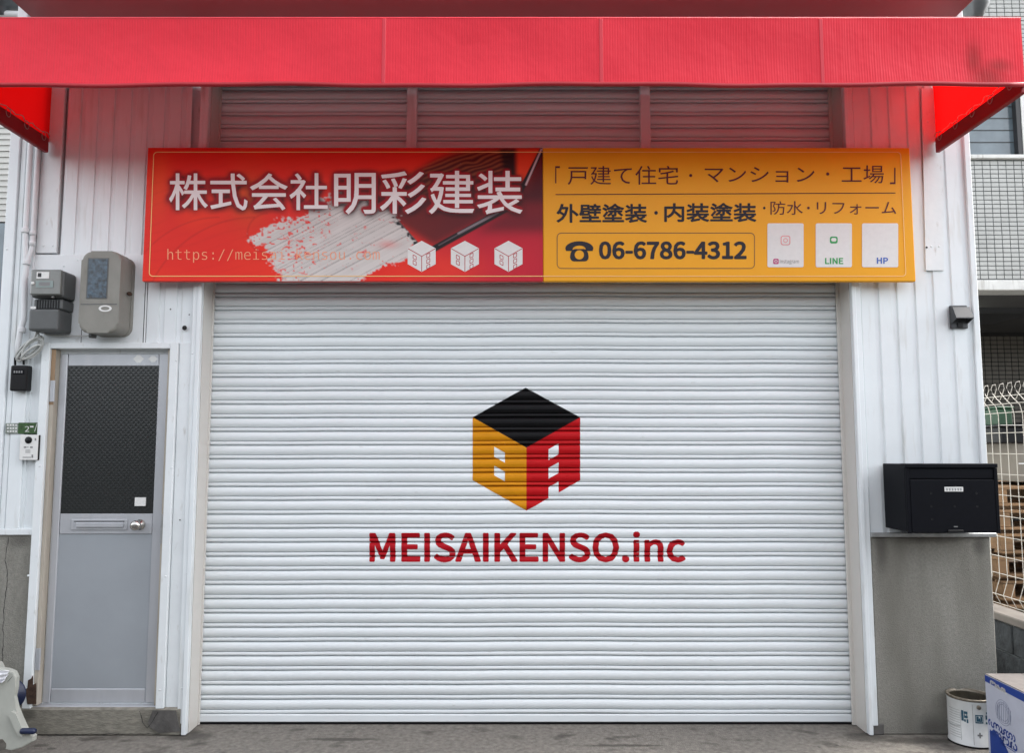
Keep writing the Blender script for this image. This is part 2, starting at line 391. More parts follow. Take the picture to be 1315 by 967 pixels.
def rsdf(q, t, rad, ss, pad=4):
    """glyph triangles (px) -> distance field of the inked area, sampled ss times per pixel"""
    lo = q.min(0) - pad; hi = q.max(0) + pad
    w_ = int((hi[0] - lo[0]) * ss) + 1; h_ = int((hi[1] - lo[1]) * ss) + 1
    g_ = np.zeros((h_, w_), bool); a = (q - lo) * ss
    for i, j, k in t:
        tx = a[[i, j, k], 0]; ty = a[[i, j, k], 1]
        x0, x1 = int(max(0, math.floor(tx.min()))), int(min(w_ - 1, math.ceil(tx.max())))
        y0, y1 = int(max(0, math.floor(ty.min()))), int(min(h_ - 1, math.ceil(ty.max())))
        XX, YY = np.meshgrid(np.arange(x0, x1 + 1), np.arange(y0, y1 + 1))
        e = [(tx[n_] - tx[m_]) * (YY - ty[m_]) - (ty[n_] - ty[m_]) * (XX - tx[m_]) for m_, n_ in ((0, 1), (1, 2), (2, 0))]
        g_[y0:y1 + 1, x0:x1 + 1] |= ((e[0] >= 0) & (e[1] >= 0) & (e[2] >= 0)) | ((e[0] <= 0) & (e[1] <= 0) & (e[2] <= 0))
    n_ = int(math.ceil(rad * ss)) + 2
    big = 99.; D_ = np.where(g_, 0., big); P_ = np.pad(D_, n_, constant_values=big)
    out = np.full(D_.shape, big)
    for dy in range(-n_, n_ + 1):
        for dx in range(-n_, n_ + 1):
            d = math.hypot(dx, dy)
            if d > n_ + .5: continue
            out = np.minimum(out, P_[n_ + dy:n_ + dy + h_, n_ + dx:n_ + dx + w_] + d)
    return out / ss, lo
def contour_polys(fld, lo, ss, level):
    """marching squares: runs of full cells become one quad, cells on the edge become polygons"""
    f = level - fld; h_, w_ = f.shape; polys = []
    ins = f > 0
    full = ins[:-1, :-1] & ins[1:, :-1] & ins[:-1, 1:] & ins[1:, 1:]
    some = (ins[:-1, :-1] | ins[1:, :-1] | ins[:-1, 1:] | ins[1:, 1:]) & ~full
    def T(x, y): return (lo[0] + x / ss, lo[1] + y / ss)
    for y in range(h_ - 1):
        r = full[y]
        if r.any():
            d = np.diff(np.concatenate([[0], r.astype(int), [0]])); a = np.where(d == 1)[0]; b_ = np.where(d == -1)[0]
            for x0, x1 in zip(a, b_): polys.append([T(x0, y), T(x1, y), T(x1, y + 1), T(x0, y + 1)])
        for x in np.where(some[y])[0]:
            cs = [(x, y), (x + 1, y), (x + 1, y + 1), (x, y + 1)]; p = []
            for i in range(4):
                A, B = cs[i], cs[(i + 1) % 4]; fa, fb = f[A[1], A[0]], f[B[1], B[0]]
                if fa > 0: p.append(T(*A))
                if (fa > 0) != (fb > 0):
                    u = fa / (fa - fb); p.append(T(A[0] + (B[0] - A[0]) * u, A[1] + (B[1] - A[1]) * u))
            if len(p) >= 3: polys.append(p)
    return polys
def bold_polys(s, box, rad, ss=4, font=None):
    """a word in a heavier, round-ended weight, fitted so that its ink fills the box"""
    x0, y0, x1, y1 = box
    q, t = text_px(s, (x0 + rad, y0 + rad, x1 - rad, y1 - rad), font)
    f, lo = rsdf(q, t, rad, ss)
    return contour_polys(f, lo, ss, rad)
def flat_print(name, q, t, Y, m, parent, thick=0., **kw):
    """print: triangles given in photo pixels laid on the plane y=Y"""
    me = bpy.data.meshes.new(name)
    P = [at(x, y, Y) for x, y in q]
    me.from_pydata(P, [], [tuple(int(i) for i in f[::-1]) for f in t]); me.update()
    bm = bmesh.new(); bm.from_mesh(me); bmesh.ops.recalc_face_normals(bm, faces=bm.faces)
    for f in bm.faces:
        if f.normal.y > 0: f.normal_flip()
    bm.to_mesh(me); bm.free()
    return link(name, me, m, parent, **kw)
def print_poly(name, polys, Y, m, parent, **kw):
    bm = bmesh.new()
    for p in polys:
        f = bm.faces.new([bm.verts.new(at(x, y, Y)) for x, y in p])
        f.normal_update()
        if f.normal.y > 0: f.normal_flip()
    me = bpy.data.meshes.new(name); bm.to_mesh(me); bm.free()
    return link(name, me, m, parent, **kw)
def rrect(x0, y0, x1, y1, r, n=5):
    pts = []
    for cx, cy, a0 in ((x1 - r, y0 + r, -90), (x1 - r, y1 - r, 0), (x0 + r, y1 - r, 90), (x0 + r, y0 + r, 180)):
        for k in range(n + 1):
            a = R(a0 + 90 * k / n); pts.append((cx + r * math.cos(a), cy + r * math.sin(a)))
    return pts
def ring_polys(outer, inner):
    n = len(outer)
    return [[outer[i], outer[(i + 1) % n], inner[(i + 1) % n], inner[i]] for i in range(n)]
def line_px(p, q, w):
    dx, dy = q[0] - p[0], q[1] - p[1]; L = math.hypot(dx, dy); nx, ny = -dy / L * w / 2, dx / L * w / 2
    return [(p[0] + nx, p[1] + ny), (q[0] + nx, q[1] + ny), (q[0] - nx, q[1] - ny), (p[0] - nx, p[1] - ny)]

# ================================================================== SETTING
ys = [-60, -20, -8, -3, -1, -.2, 2, 6, 14, 60]
bm = bmesh.new()
xs = [-60, -20, -8, -4, -2, 0, 2, 4, 8, 20, 60]
g = [[bm.verts.new((x, y, 0)) for y in ys] for x in xs]
for i in range(len(xs) - 1):
    for j in range(len(ys) - 1): bm.faces.new((g[i][j], g[i + 1][j], g[i + 1][j + 1], g[i][j + 1]))
me = bpy.data.meshes.new('ground'); bm.to_mesh(me); bm.free()
link('ground', me, 'ground', origin=(0, 0, 0), kind='structure')

MB().box(-60, 60, -7.2, -1.15, .0, .004).build('road', 'asphalt', None, kind='structure')
# assumed houses across the narrow street, added to shape light on the front
ob = thing('opposite_building', (0, -9, 0), 'plain grey houses across the narrow street, behind the viewer', 'building')
MB().box(-22, 22, -15, -8.6, 0, 3.1).build('wall', 'opposite_wall', ob)  # wall of the added unseen houses
MB().box(-22.2, 22.2, -15.2, -8.4, 3.1, 3.22).build('roof', 'soffit', ob)
for i in range(-9, 10):
    MB().box(i * 2.2 - .5, i * 2.2 + .5, -8.59, -8.55, 1.2, 2.4).build('window', 'glass_dark', ob)
# ================================================================== SHOP BUILDING
XL = at(13, 230)[0]; XR = at(1262, 560)[0]                 # outer corners of the front
JL = (at(263, 366)[0] + at(241, 940)[0]) / 2               # front edges of the shutter recess
JR = (at(1087, 366)[0] + at(1116, 940)[0]) / 2
RY = .148                                                  # depth of the shutter plane
SL = (at(280, 366, RY)[0] + at(257, 930, RY)[0]) / 2; SR = (at(1070, 366, RY)[0] + at(1092, 930, RY)[0]) / 2
TOP = 5.2
bld = thing('shop_building', ((XL + XR) / 2, 0, 0), 'white ribbed-steel workshop front with big roller shutter and narrow aluminium door', 'building')
# body behind the cladding
b = MB(); b.box(XL + .03, JL - .01, .035, 6, 0, TOP); b.box(JR + .01, XR - .03, .035, 6, 0, TOP); b.box(JL - .01, JR + .01, .26, 6, 0, TOP)
b.box(JL - .01, JR + .01, .05, .26, 4.2, TOP)
b.build('wall', 'white_board', bld)

def siding(x0, x1, z0, z1, pitch, ph=0., Y=0., name='siding_panel', m='white', depth=.008):
    """pressed steel sheet: one profile run sideways, then pulled up"""
    prof = []
    k = math.floor((x0 - ph) / pitch) - 1
    while True:
        xa = ph + k * pitch
        for dx, dy in ((0, 0), (pitch * .62, 0), (pitch * .66, depth), (pitch * .90, depth), (pitch * .96, 0)):
            prof.append((xa + dx, dy))
        if xa > x1: break
        k += 1
    cut = [(x0, 0)] + [p for p in prof if x0 < p[0] < x1] + [(x1, 0)]
    # value at the ends
    def val(x):
        for (a, ya), (c, yc) in zip(prof, prof[1:]):
            if a <= x <= c: return ya + (yc - ya) * (x - a) / max(c - a, 1e-9)
        return 0
    cut[0] = (x0, val(x0)); cut[-1] = (x1, val(x1))
    bm = bmesh.new(); nz = max(2, int((z1 - z0) / .35))
    rows = []
    for j in range(nz + 1):
        z = z0 + (z1 - z0) * j / nz
        rows.append([bm.verts.new((x, Y + y + .0009 * math.sin(9 * z + 5 * x), z)) for x, y in cut])
    for r0, r1 in zip(rows, rows[1:]):
        for i in range(len(cut) - 1): bm.faces.new((r0[i], r0[i + 1], r1[i + 1], r1[i]))
    # hemmed edges: top and bottom turn back into the wall
    for r_, z in ((rows[0], z0), (rows[-1], z1)):
        back = [bm.verts.new((v.co.x, Y + .03, z)) for v in r_]
        for i in range(len(cut) - 1): bm.faces.new((r_[i], back[i], back[i + 1], r_[i + 1]))
    me = bpy.data.meshes.new(name); bm.to_mesh(me); bm.free()
    return link(name, me, m, bld)

def X(px, py, Y=0.): return at(px, py, Y)[0]
def Z(py, Y=0.): return at(CX, py, Y)[2]
PXW = 240.8
MB().box(JL + .004, JR - .004, .004, .03, 3.50, TOP).build('header_panel', 'white_board', bld)
# --- left side
xa = X(52, 225); xb = X(79, 225); xc = X(277, 170)
TJ = .045                                                   # width of the trim next to the recess
siding(xb + .012, JL - TJ - .06, Z(333) + .004, TOP, .0925, ph=X(86, 225))       # upper ribbed sheets
MB().box(xa, xb - .004, -.004, .02, Z(325), TOP, .003).build('flat_board', 'white_board', bld)
MB().box(X(45, 330), X(188, 400), -.006, .02, Z(446), Z(327), .002).build('flat_board', 'white_board', bld)
siding(X(188, 400) + .004, JL - TJ - .012, Z(446), Z(333), .094, ph=X(190, 400))
MB().box(X(187, 386) - .003, X(187, 386) + .001, -.0068, -.004, Z(446), Z(335)).build('board_joint', 'gap', bld)
MB().box(X(105, 440) - .002, X(105, 440) + .001, -.0068, -.004, Z(446), Z(418)).build('board_joint', 'gap', bld)
siding(X(8, 560), X(59, 560), Z(679), Z(440), .10, ph=X(30, 560) - .04)
# left corner: stepped trims
for a, c, y in ((13, 26, -.022), (26.5, 33, -.008), (34, 51, -.012)):
    MB().box(X(a, 230), X(c, 230), y, .03, Z(679), TOP, .003).build('corner_trim', 'white', bld)
# ledge and mortar plinth at the left
MB().box(X(-80, 680), X(44, 680), -.018, .03, Z(687), Z(679), .003).build('ledge_flashing', 'white_board', bld)
MB().box(X(-80, 680), X(42, 760), -.006, .05, 0, Z(687)).build('plinth', 'concrete', bld)
# --- door opening
DXl = (X(76, 455) + X(50, 905)) / 2; DXr = (X(215.5, 453) + X(197.5, 905)) / 2
DZ0 = Z(906); DZ1 = Z(453.5)
DY = .03
dfr = MB()
dfr.box(DXl - .075, DXl - .03, -.03, .06, DZ0 - .01, DZ1 + .055, .003)
dfr.box(DXr + .022, DXr + .064, -.03, .06, DZ0 - .01, DZ1 + .055, .003)
dfr.box(DXl - .0295, DXr + .0215, -.0285, .06, DZ1 + .022, DZ1 + .0535, .002)
fr = dfr.build('door_frame', 'white_board', bld)
MB().box(DXl - .029, DXl - .008, -.012, .06, DZ0, DZ1 + .02, .002).build('inner_frame', 'frame_beige', bld)
MB().box(DXl - .029, DXl - .006, -.0135, -.011, Z(520), DZ1 + .019, .0005).build('bare_wood', 'wood', bld)
MB().box(DXr + .004, DXr + .021, -.008, .06, DZ0, DZ1 + .02, .002).build('inner_frame', 'frame_beige', bld)
MB().box(DXl - .008, DXr + .004, .058, .075, DZ0, DZ1 + .022).build('door_gap', 'gap', bld)
rot = [(36, 905), (33, 886), (36, 884), (37, 874), (41, 872), (43, 868), (43, 880), (47, 878), (47, 905)]
polypx([(x - 1, y) for x, y in rot], -.0335, -.029).build('rotten_wood', 'rust', bld)
MB().box(DXl - .055, DXr + .03, -.012, .08, Z(912), DZ0 - .004, .003).build('door_sill', 'steel', bld)
door = MB().box(DXl, DXr, DY + .012, DY + .025, DZ0 + .004, DZ1).build('door', 'steel', bld)
gl = ((X(87, 471, DY) + X(77, 660, DY)) / 2, (X(205.5, 469, DY) + X(196, 660, DY)) / 2)
zg1 = Z(470, DY); zg0 = Z(660, DY); zm0 = Z(686, DY); zb1 = Z(885, DY)
e = .0025
def rail(x0, x1, z0, z1, y=DY - .006): MB().box(x0, x1, y, DY + .012, z0, z1, .003).build('door_rail', 'steel', door)
rail(DXl, gl[0] - .0, DZ0 + .004, DZ1); rail(gl[1], DXr, DZ0 + .004, DZ1)
rail(gl[0] + e, gl[1] - e, zg1, DZ1, DY - .003); rail(gl[0] + e, gl[1] - e, zm0, zg0, DY - .003); rail(gl[0] + e, gl[1] - e, DZ0 + .004, zb1, DY - .003)
MB().box(gl[0], gl[1], DY + .004, DY + .0115, zg0, zg1).build('glass_pane', 'door_glass', door)
MB().box(gl[0], gl[1], DY + .003, DY + .0115, zb1, zm0).build('kick_panel', 'kick', door)
# mail slot, knob, hinges, stickers
y0 = DY - .004
s_ = boxpx(91, 667, 163, 681, y0 - .006, y0, .003, 2); s_.build('mail_slot', 'steel', door)
s_ = boxpx(97, 671.5, 158, 677.5, y0 - .016, y0 - .006, .003, 2); s_.build('mail_flap', 'steel', door)
s_ = boxpx(95, 669.3, 160, 670.3, y0 - .0072, y0 - .006); s_.build('slot_shadow_gap', 'gap', door)
k = at(180, 674, y0)
MB().lathe((k[0], y0, k[2]), [(.028, -.001), (.028, .006), (.012, .01), (.011, .032), (.022, .038), (.027, .05), (.025, .062), (.012, .068), (0, .069)], 24, 'y').build('door_knob', 'brass', door, True)
for py0, py1 in ((489, 516), (832, 860)):
    p0 = at(73.5 - (py0 - 489) * .0575, (py0 + py1) / 2, -.012)
    hb = MB(); hb.lathe((DXl - .006, -.014, Z(py1)), [(.0055, 0), (.0055, Z(py0) - Z(py1))], 10)
    hb.box(DXl - .026, DXl - .006, -.0155, -.0135, Z(py1), Z(py0)).build('hinge', 'steel', door)
hb = MB().box(DXr + .001, DXr + .012, -.010, .02, Z(698), Z(660), .002).build('latch_plate', 'zinc', door)
boxpx(173, 639, 187, 650, DY - .0005, DY + .004).build('paper_sticker', 'paper', door)
for cx_, w_, h_ in ((178, 7, 5), (196.5, 6, 4)):
    print_poly('faded_sticker', [[(cx_ - w_, 461), (cx_ - 2, 461 - h_), (cx_ + 2, 461 - h_), (cx_ + w_, 461), (cx_ + 2, 461 + h_), (cx_ - 2, 461 + h_)]], DY - .0035, 'paper', door)
# boards between door and recess
xd = DXr + .066
MB().box(xd, JL - .052, -.012, .03, Z(911), Z(440), .003).build('flat_board', 'white_board', bld)
MB().box(JL - .050, JL - .024, -.026, .03, Z(928), TOP, .003).build('recess_trim', 'white', bld)
MB().box(JL - .0235, JL + .0, -.034, .0, 0.004, TOP, .003).build('recess_trim', 'white', bld)
MB().box(JL - .0205, JL + .002, .002, RY + .05, 0.004, TOP).build('recess_reveal', 'cream', bld)
# --- right side
MB().box(JR, JR + .022, -.034, .0, .004, TOP, .003).build('recess_trim', 'white', bld)
MB().box(JR + .0225, JR + .052, -.022, .03, Z(931), TOP, .003).build('recess_trim', 'white', bld)
MB().box(JR - .002, JR + .02, .002, RY + .05, .004, TOP).build('recess_reveal', 'cream', bld)
zs = Z(684)
siding(JR + .0525, X(1252, 480), zs, TOP, .0995, ph=X(1161, 560) + .004)
MB().box(X(1252, 480) + .001, XR + .012, -.012, .03, zs, TOP, .004).build('corner_trim', 'white', bld)
MB().box(XR - .012, XR + .010, .031, 6, 0.002, TOP).build('side_wall', 'white', bld)
polypx([(1183.5, 113), (1209, 113), (1212.5, 347), (1189, 347)], -.010, .0).build('flat_board', 'white_board', bld)
MB().box(JR + .052, XR + .03, -.028, .03, zs - .022, zs, .003).build('ledge_flashing', 'zinc', bld)
MB().box(JR + .055, X(1276, 800) , -.012, .05, 0, zs - .022, .006).build('plinth', 'concrete', bld)
for (xx0, xx1, zz1) in ((JR + .02, JR + .085, .055),):
    MB().box(xx0, xx1, -.016, .02, .0, zz1, .004).build('mortar_patch', 'dark_mortar', bld)
# --- step under the door
stp = MB(); stp.box(X(24, 930), JL - .027, -.03, .1, 0, Z(910, -.03), .008)
stp.build('door_step', 'concrete_step', bld)
polypx([(196, 913), (226, 913), (231, 940), (204, 942), (193, 935), (190, 928)], -.034, -.029).build('mortar_patch', 'dark_mortar', bld)
def crack(pts, w, Y, parent):
    polys = []
    q = []
    for (a, b_), (c, d) in zip(pts, pts[1:]):
        n = max(2, int(math.hypot(c - a, d - b_) / 4))
        for i in range(n): q.append((a + (c - a) * i / n + random.uniform(-.8, .8), b_ + (d - b_) * i / n + random.uniform(-.5, .5)))
    q.append(pts[-1])
    for p0, p1 in zip(q, q[1:]): polys.append(line_px(p0, p1, w * random.uniform(.6, 1.3)))
    print_poly('crack', polys, Y, 'gap', parent)
crack([(11, 690), (7, 720), (10, 745), (5, 780), (3, 850)], .7, -.0068, bld)
crack([(179, 914), (183, 928), (190, 936), (198, 925), (203, 915)], .8, -.0345, bld)
crack([(46, 944), (100, 943.5), (160, 943), (205, 943)], .7, -.031, bld)
# screws
scr = MB().lathe((0, 0, 0), [(.006, -.001), (.006, .002), (.003, .0045), (0, .005)], 10, 'y').build('screw', 'white', bld, True)
first = True
spots = [(59, 463, -.030), (36, 741, -.030), (51, 600, -.030), (226, 464, -.030), (220, 602, -.030), (213, 742, -.03), (205, 888, -.03),
         (247, 455, -.026), (246, 596, -.026), (240, 738, -.026), (234, 886, -.026), (1107, 600, -.022), (1110, 740, -.022), (1117, 890, -.022),
         (1101, 460, -.022), (1098, 404, -.022), (56, 317, -.004), (68, 317, -.004), (70, 113.5, -.004), (59, 151, -.004), (9, 321, -.022),
         (1196, 317.5, -.010), (1206, 317.5, -.010), (1199, 151, -.01), (1192, 157, -.01), (82, 403 - 60, -.006), (100, 335, -.006)]
for px, py, Y in spots:
    p = at(px, py, Y)
    if first: scr.location = Vector(p) - WORLD[bld.name]; first = False
    else: again(scr, p, bld)
for px, py, r_ in ((237, 421, 3.2), (1190, 317.5, 1.4), (219, 397, 1), (222, 470, 1.1), (231, 668, .9), (243, 404, .9)):
    p = at(px, py, -.0155)
    MB().lathe((p[0], -.0155 if px > 1 else 0, p[2]), [(r_ / PXW, 0), (0, .0006)], 9, 'y').build('rust_hole', 'gap', bld)

# ================================================================== SHUTTER
P = .0755
PROF = [(0, -.014), (.0036, -.014), (.0042, .0035), (.0100, .0078), (.0180, .0055), (.0210, .0038), (.0214, -.0100), (.0250, -.0100), (.0256, .0018),
            (.034, .0075), (.045, .0110), (.056, .0105), (.066, .0070), (.0722, .0020), (.0726, -.014), (P, -.014)]
# (z in the slat, how far it stands out)
def wob(x): return .0012 * math.sin(2.1 * x + 1) + .0009 * math.sin(5.3 * x) + .0004 * math.sin(13 * x + 2)
SZ0 = Z(917, RY)
def prof_y(z):
    t = (z - SZ0) % P
    for (a, ya), (c, yc) in zip(PROF, PROF[1:]):
        if a <= t <= c + 1e-9: return ya + (yc - ya) * (t - a) / max(c - a, 1e-9)
    return -.014
NX = 48
xsn = [SL - .03 + (SR - SL + .06) * i / NX for i in range(NX + 1)]
shut = MB().box(SL - .035, SR + .035, RY + .016, RY + .024, .012, 4.15).build('shutter', 'gap', bld)
bm = bmesh.new(); rows = []
for z, y in PROF: rows.append([bm.verts.new((x, RY - y, SZ0 + z + wob(x))) for x in xsn])
for r0, r1 in zip(rows, rows[1:]):
    for i in range(NX): bm.faces.new((r0[i], r0[i + 1], r1[i + 1], r1[i]))
for k_ in (1, 2, 5, 6, 7, 8, 13, 14):
    for v_ in rows[k_]:
        for e_ in v_.link_edges:
            if e_.other_vert(v_) in rows[k_]: e_.smooth = False
bmesh.ops.recalc_face_normals(bm, faces=bm.faces)
me = bpy.data.meshes.new('slat'); bm.to_mesh(me); bm.free()
org = Vector(((SL + SR) / 2, RY, SZ0))
slat = link('slat', me, 'slat', shut, True, org)
nsl = int((3.62 - SZ0) / P)
for k in range(1, nsl): again(slat, org + Vector((0, 0, P * k)), shut)
MB().box(SL - .02, SR + .02, RY - .012, RY + .01, .012, SZ0 - .001, .004).build('bottom_bar', 'slat', shut)
MB().box(SL - .02, SR + .02, RY - .010, RY + .01, .001, .0115).build('rubber_seal', 'black', shut)
for sx, x0, x1 in ((-1, SL - .035, SL - .001), (1, SR + .001, SR + .035)):
    MB().box(x0, x1, RY - .03, RY - .017, .003, 4.15, .002).build('guide_rail', 'cream', shut)
for xc_ in (528.5, 829):
    MB().box(X(xc_ - 6.5, 150, .06), X(xc_ + 6.5, 150, .06), .06, .10, Z(345), 4.2, .004).build('upper_post', 'white', bld)

def on_slats(name, polys_px, m, parent):
    """flat print that follows the slats: cut along every fold of the profile, then pushed out to it"""
    bm = bmesh.new()
    for p in polys_px:
        f = bm.faces.new([bm.verts.new(at(x, y, RY - .006)) for x, y in p])
    bmesh.ops.remove_doubles(bm, verts=bm.verts, dist=1e-6)
    for v in bm.verts: v.co.y = RY; v.co.z -= wob(v.co.x)
    lo = min(v.co.z for v in bm.verts); hi = max(v.co.z for v in bm.verts)
    x0 = min(v.co.x for v in bm.verts); x1 = max(v.co.x for v in bm.verts)
    k = int((lo - SZ0) / P) - 1
    while SZ0 + k * P < hi:
        for z, y in PROF[:-1]:
            zz = SZ0 + k * P + z
            if lo < zz < hi:
                bmesh.ops.bisect_plane(bm, geom=bm.verts[:] + bm.edges[:] + bm.faces[:], plane_co=(0, 0, zz), plane_no=(0, 0, 1), dist=1e-6)
        k += 1
    for x in xsn:
        if x0 < x < x1:
            bmesh.ops.bisect_plane(bm, geom=bm.verts[:] + bm.edges[:] + bm.faces[:], plane_co=(x, 0, 0), plane_no=(1, 0, 0), dist=1e-6)
    for v in bm.verts:
        v.co.y = RY - prof_y(v.co.z) - .0011
        v.co.z += wob(v.co.x)
    bm.normal_update()
    for f in bm.faces:
        if f.normal.y > 0: f.normal_flip()
    me = bpy.data.meshes.new(name); bm.to_mesh(me); bm.free()
    return link(name, me, m, parent)
# emblem: a cube-shaped house
on_slats('emblem_roof', [[(675, 498), (745, 536), (676, 575), (607, 536)]], 'black_paint', shut)
def lf(t, y_, a=(607, 538), b_=(676.5, 577)):      # point on the left / right face
    return (a[0] + (b_[0] - a[0]) * t, a[1] + (b_[1] - a[1]) * t + y_)
Lh = 79
xs_l = [0, .40, .58, 1.0]
polys = []
def LP(t, h): return (607 + 69 * t, 536 + 39 * t + h)
def RP(t, h): return (676 + 69 * t, 575 - 39 * t + h)
hl = 81
for (ta, tb) in ((0, .40), (.60, 1)): polys.append([LP(ta, 0), LP(tb, 0), LP(tb, hl), LP(ta, hl)])
wr = [(0, 19.5), (37 , 44), (62, hl)]
for (ha, hb_) in ((0, 22), (35, 46.5), (59, hl)): polys.append([LP(.40, ha), LP(.60, ha), LP(.60, hb_), LP(.40, hb_)])
on_slats('emblem_face', polys, 'orange_paint', shut)
polys = []
for (ta, tb) in ((0, .41), (.60, 1)): polys.append([RP(ta, 0), RP(tb, 0), RP(tb, hl), RP(ta, hl)])
for (ha, hb_) in ((0, 18), (32, 42), (56, 67)): polys.append([RP(.41, ha), RP(.60, ha), RP(.60, hb_), RP(.41, hb_)])
on_slats('emblem_face', polys, 'red_paint', shut)
wid = {'M': 42, 'E': 30, 'I': 8}
on_slats('lettering', bold_polys('MEISAIKENSO.inc', (474.5, 682.5, 880.5, 722.5), 1.55, 3, CJK), 'crimson_paint', shut)

# ================================================================== OVERHANG (upper floor canopy)
oz = 3.76; oxl = X(60, 27); oxr = X(1209, 27)
pts = [(-.42, oz + .55), (-.42, oz + .05), (-.37, oz), (-.004, oz), (-.004, oz + .55)]
b = MB(); b.prism_x(pts, oxl + .05, oxr - .05); b.build('canopy_overhang', 'overhang', bld)
for xa_, xb_ in ((oxl + .049, oxl - .005), (oxr - .049, oxr + .005)):
    b = MB()
    a_ = [(xa_, y, z) for y, z in pts]; c_ = [(xb_, y, z + (.05 if z == oz else 0)) for y, z in pts]
    va = [b.bm.verts.new(p) for p in a_]; vc = [b.bm.verts.new(p) for p in c_]
    b.bm.faces.new(va); b.bm.faces.new(vc[::-1])
    for i in range(5): b.bm.faces.new((va[i], va[(i + 1) % 5], vc[(i + 1) % 5], vc[i]))
    b.build('overhang_end', 'overhang', bld)

# ================================================================== AWNING
E_ = D * (1 - 1 / 1.225)                                   # how far it stands out
AY = -E_
AXL = X(64, 195); AXR = X(1200, 195)
ZB = at(657, 110, AY)[2]; ZT = at(657, 22.5, AY)[2]; ZW = 3.50
aw = thing('awning', ((AXL + AXR) / 2, AY / 2, ZB), 'long red fabric awning with a flat valance over the signboard', 'awning')
def sheet(name, fn, nu, nv, m, parent, **kw):
    bm = bmesh.new()
    g = [[bm.verts.new(fn(i / nu, j / nv)) for j in range(nv + 1)] for i in range(nu + 1)]
    for i in range(nu):
        for j in range(nv): bm.faces.new((g[i][j], g[i + 1][j], g[i + 1][j + 1], g[i][j + 1]))
    me = bpy.data.meshes.new(name); bm.to_mesh(me); bm.free()
    return link(name, me, m, parent, True, **kw)
seams = [AXL, X(493, 60, AY), X(772, 60, AY), X(1055, 60, AY), AXR]
for x0, x1 in zip(seams, seams[1:]):
    def vf(u, v, x0=x0, x1=x1):
        x = x0 + .002 + (x1 - x0 - .004) * u; z = ZB + .012 + (ZT - ZB - .014) * v
        bel = .012 * math.sin(math.pi * v) * math.sin(math.pi * u) + .0015 * math.sin(25 * x) * (1 - v)
        return (x, AY + bel, z + (.004 * math.sin(4.1 * x) + .002 * math.sin(11 * x)) * (1 - v))
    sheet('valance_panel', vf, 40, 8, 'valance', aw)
    def rf(u, v, x0=x0, x1=x1):
        x = x0 + (x1 - x0) * u
        return (x, AY + .012 + (0 - AY - .014) * v, ZT + (ZW - ZT) * v - .012 * math.sin(math.pi * v) * math.sin(math.pi * u))
    sheet('roof_panel', rf, 12, 8, 'roof_fabric', aw)
for x in seams[1:-1]:
    MB().box(x - .0085, x + .0085, AY - .004, AY + .004, ZB + .012, ZT - .004, .002).build('seam_strip', 'seam_red', aw)
    MB().tube([(x, AY + .02, ZT - .03), (x, AY + .35, ZT - .005)], .012).build('roof_tube', 'arm_red', aw, True)
MB().tube([(AXL + (AXR - AXL) * i / 60, AY, ZB + .006 + .004 * math.sin(4.1 * (AXL + (AXR - AXL) * i / 60)) + .002 * math.sin(11 * (AXL + (AXR - AXL) * i / 60))) for i in range(61)], .0105, 10).build('hem_tube', 'hem_red', aw, True)
MB().tube([(AXL, AY + .006, ZT), (AXR, AY + .006, ZT)], .007, 8).build('top_rail', 'valance', aw, True)
for x in (AXL, AXR):
    s = 1 if x > 0 else -1
    bt = ZB + .083 - .028; bb = ZB - .028
    MB().box(x - .012 * 1, x + .012, AY + .01, -.03, bb, bt, .004).build('side_arm', 'arm_red', aw)
    def sf(u, v, x=x, s=s):
        y = AY + .012 + (-AY - .014) * u; zt = ZT + (ZW - ZT) * u
        return (x + s * .006 + s * .012 * math.sin(math.pi * u) * math.sin(math.pi * v), y, bt - .01 + (zt - bt + .006) * v)
    sheet('side_panel', sf, 10, 8, 'side_fabric', aw)
    pts = []
    n = 46
    xr = x - s * .018
    pts = [(xr - s * .006 * math.sin(i * 1.3), AY + .02 + (-AY - .06) * i / n, bt + .01 + .007 * math.sin(i * .9)) for i in range(n + 1)]
    MB().tube(pts, .0022, 5).build('lacing_rope', 'rope', aw, True)
    for i in range(5):
        y = AY + .08 + (-AY - .14) * i / 4.2
        pts = [(xr, y + .018 * math.cos(a), bt - .012 + .022 * math.sin(a)) for a in [2 * math.pi * j / 12 for j in range(12)]]
        MB().tube(pts, .0018, 5, True).build('rope_loop', 'rope', aw, True)

# ================================================================== SIGNBOARD
SY = -.10
c00 = at(189.5, 189, SY); c10 = at(1168.5, 189.5, SY); c01 = at(183, 361, SY); c11 = at(1176, 361.5, SY)
sx0 = (c00[0] + c01[0]) / 2; sx1 = (c10[0] + c11[0]) / 2; sz1 = (c00[2] + c10[2]) / 2; sz0 = (c01[2] + c11[2]) / 2
sg = thing('signboard', ((sx0 + sx1) / 2, SY / 2, sz0), 'long red and orange company signboard mounted above the roller shutter', 'signboard')
xm = X(697, 275, SY)
MB().box(sx0, xm, SY, SY + .035, sz0, sz1, .004).build('red_panel', 'sign_edge_red', sg)
MB().box(xm + .0006, sx1, SY, SY + .035, sz0, sz1, .004).build('orange_panel', 'sign_orange', sg)
for px_ in (330, 528, 829, 1040):
    MB().box(X(px_, 270), X(px_, 270) + .04, SY + .036, -.0345 if px_ not in (528, 829, 330, 1040) else .05, sz0 + .05, sz1 - .05).build('mounting_bar', 'zinc', sg)

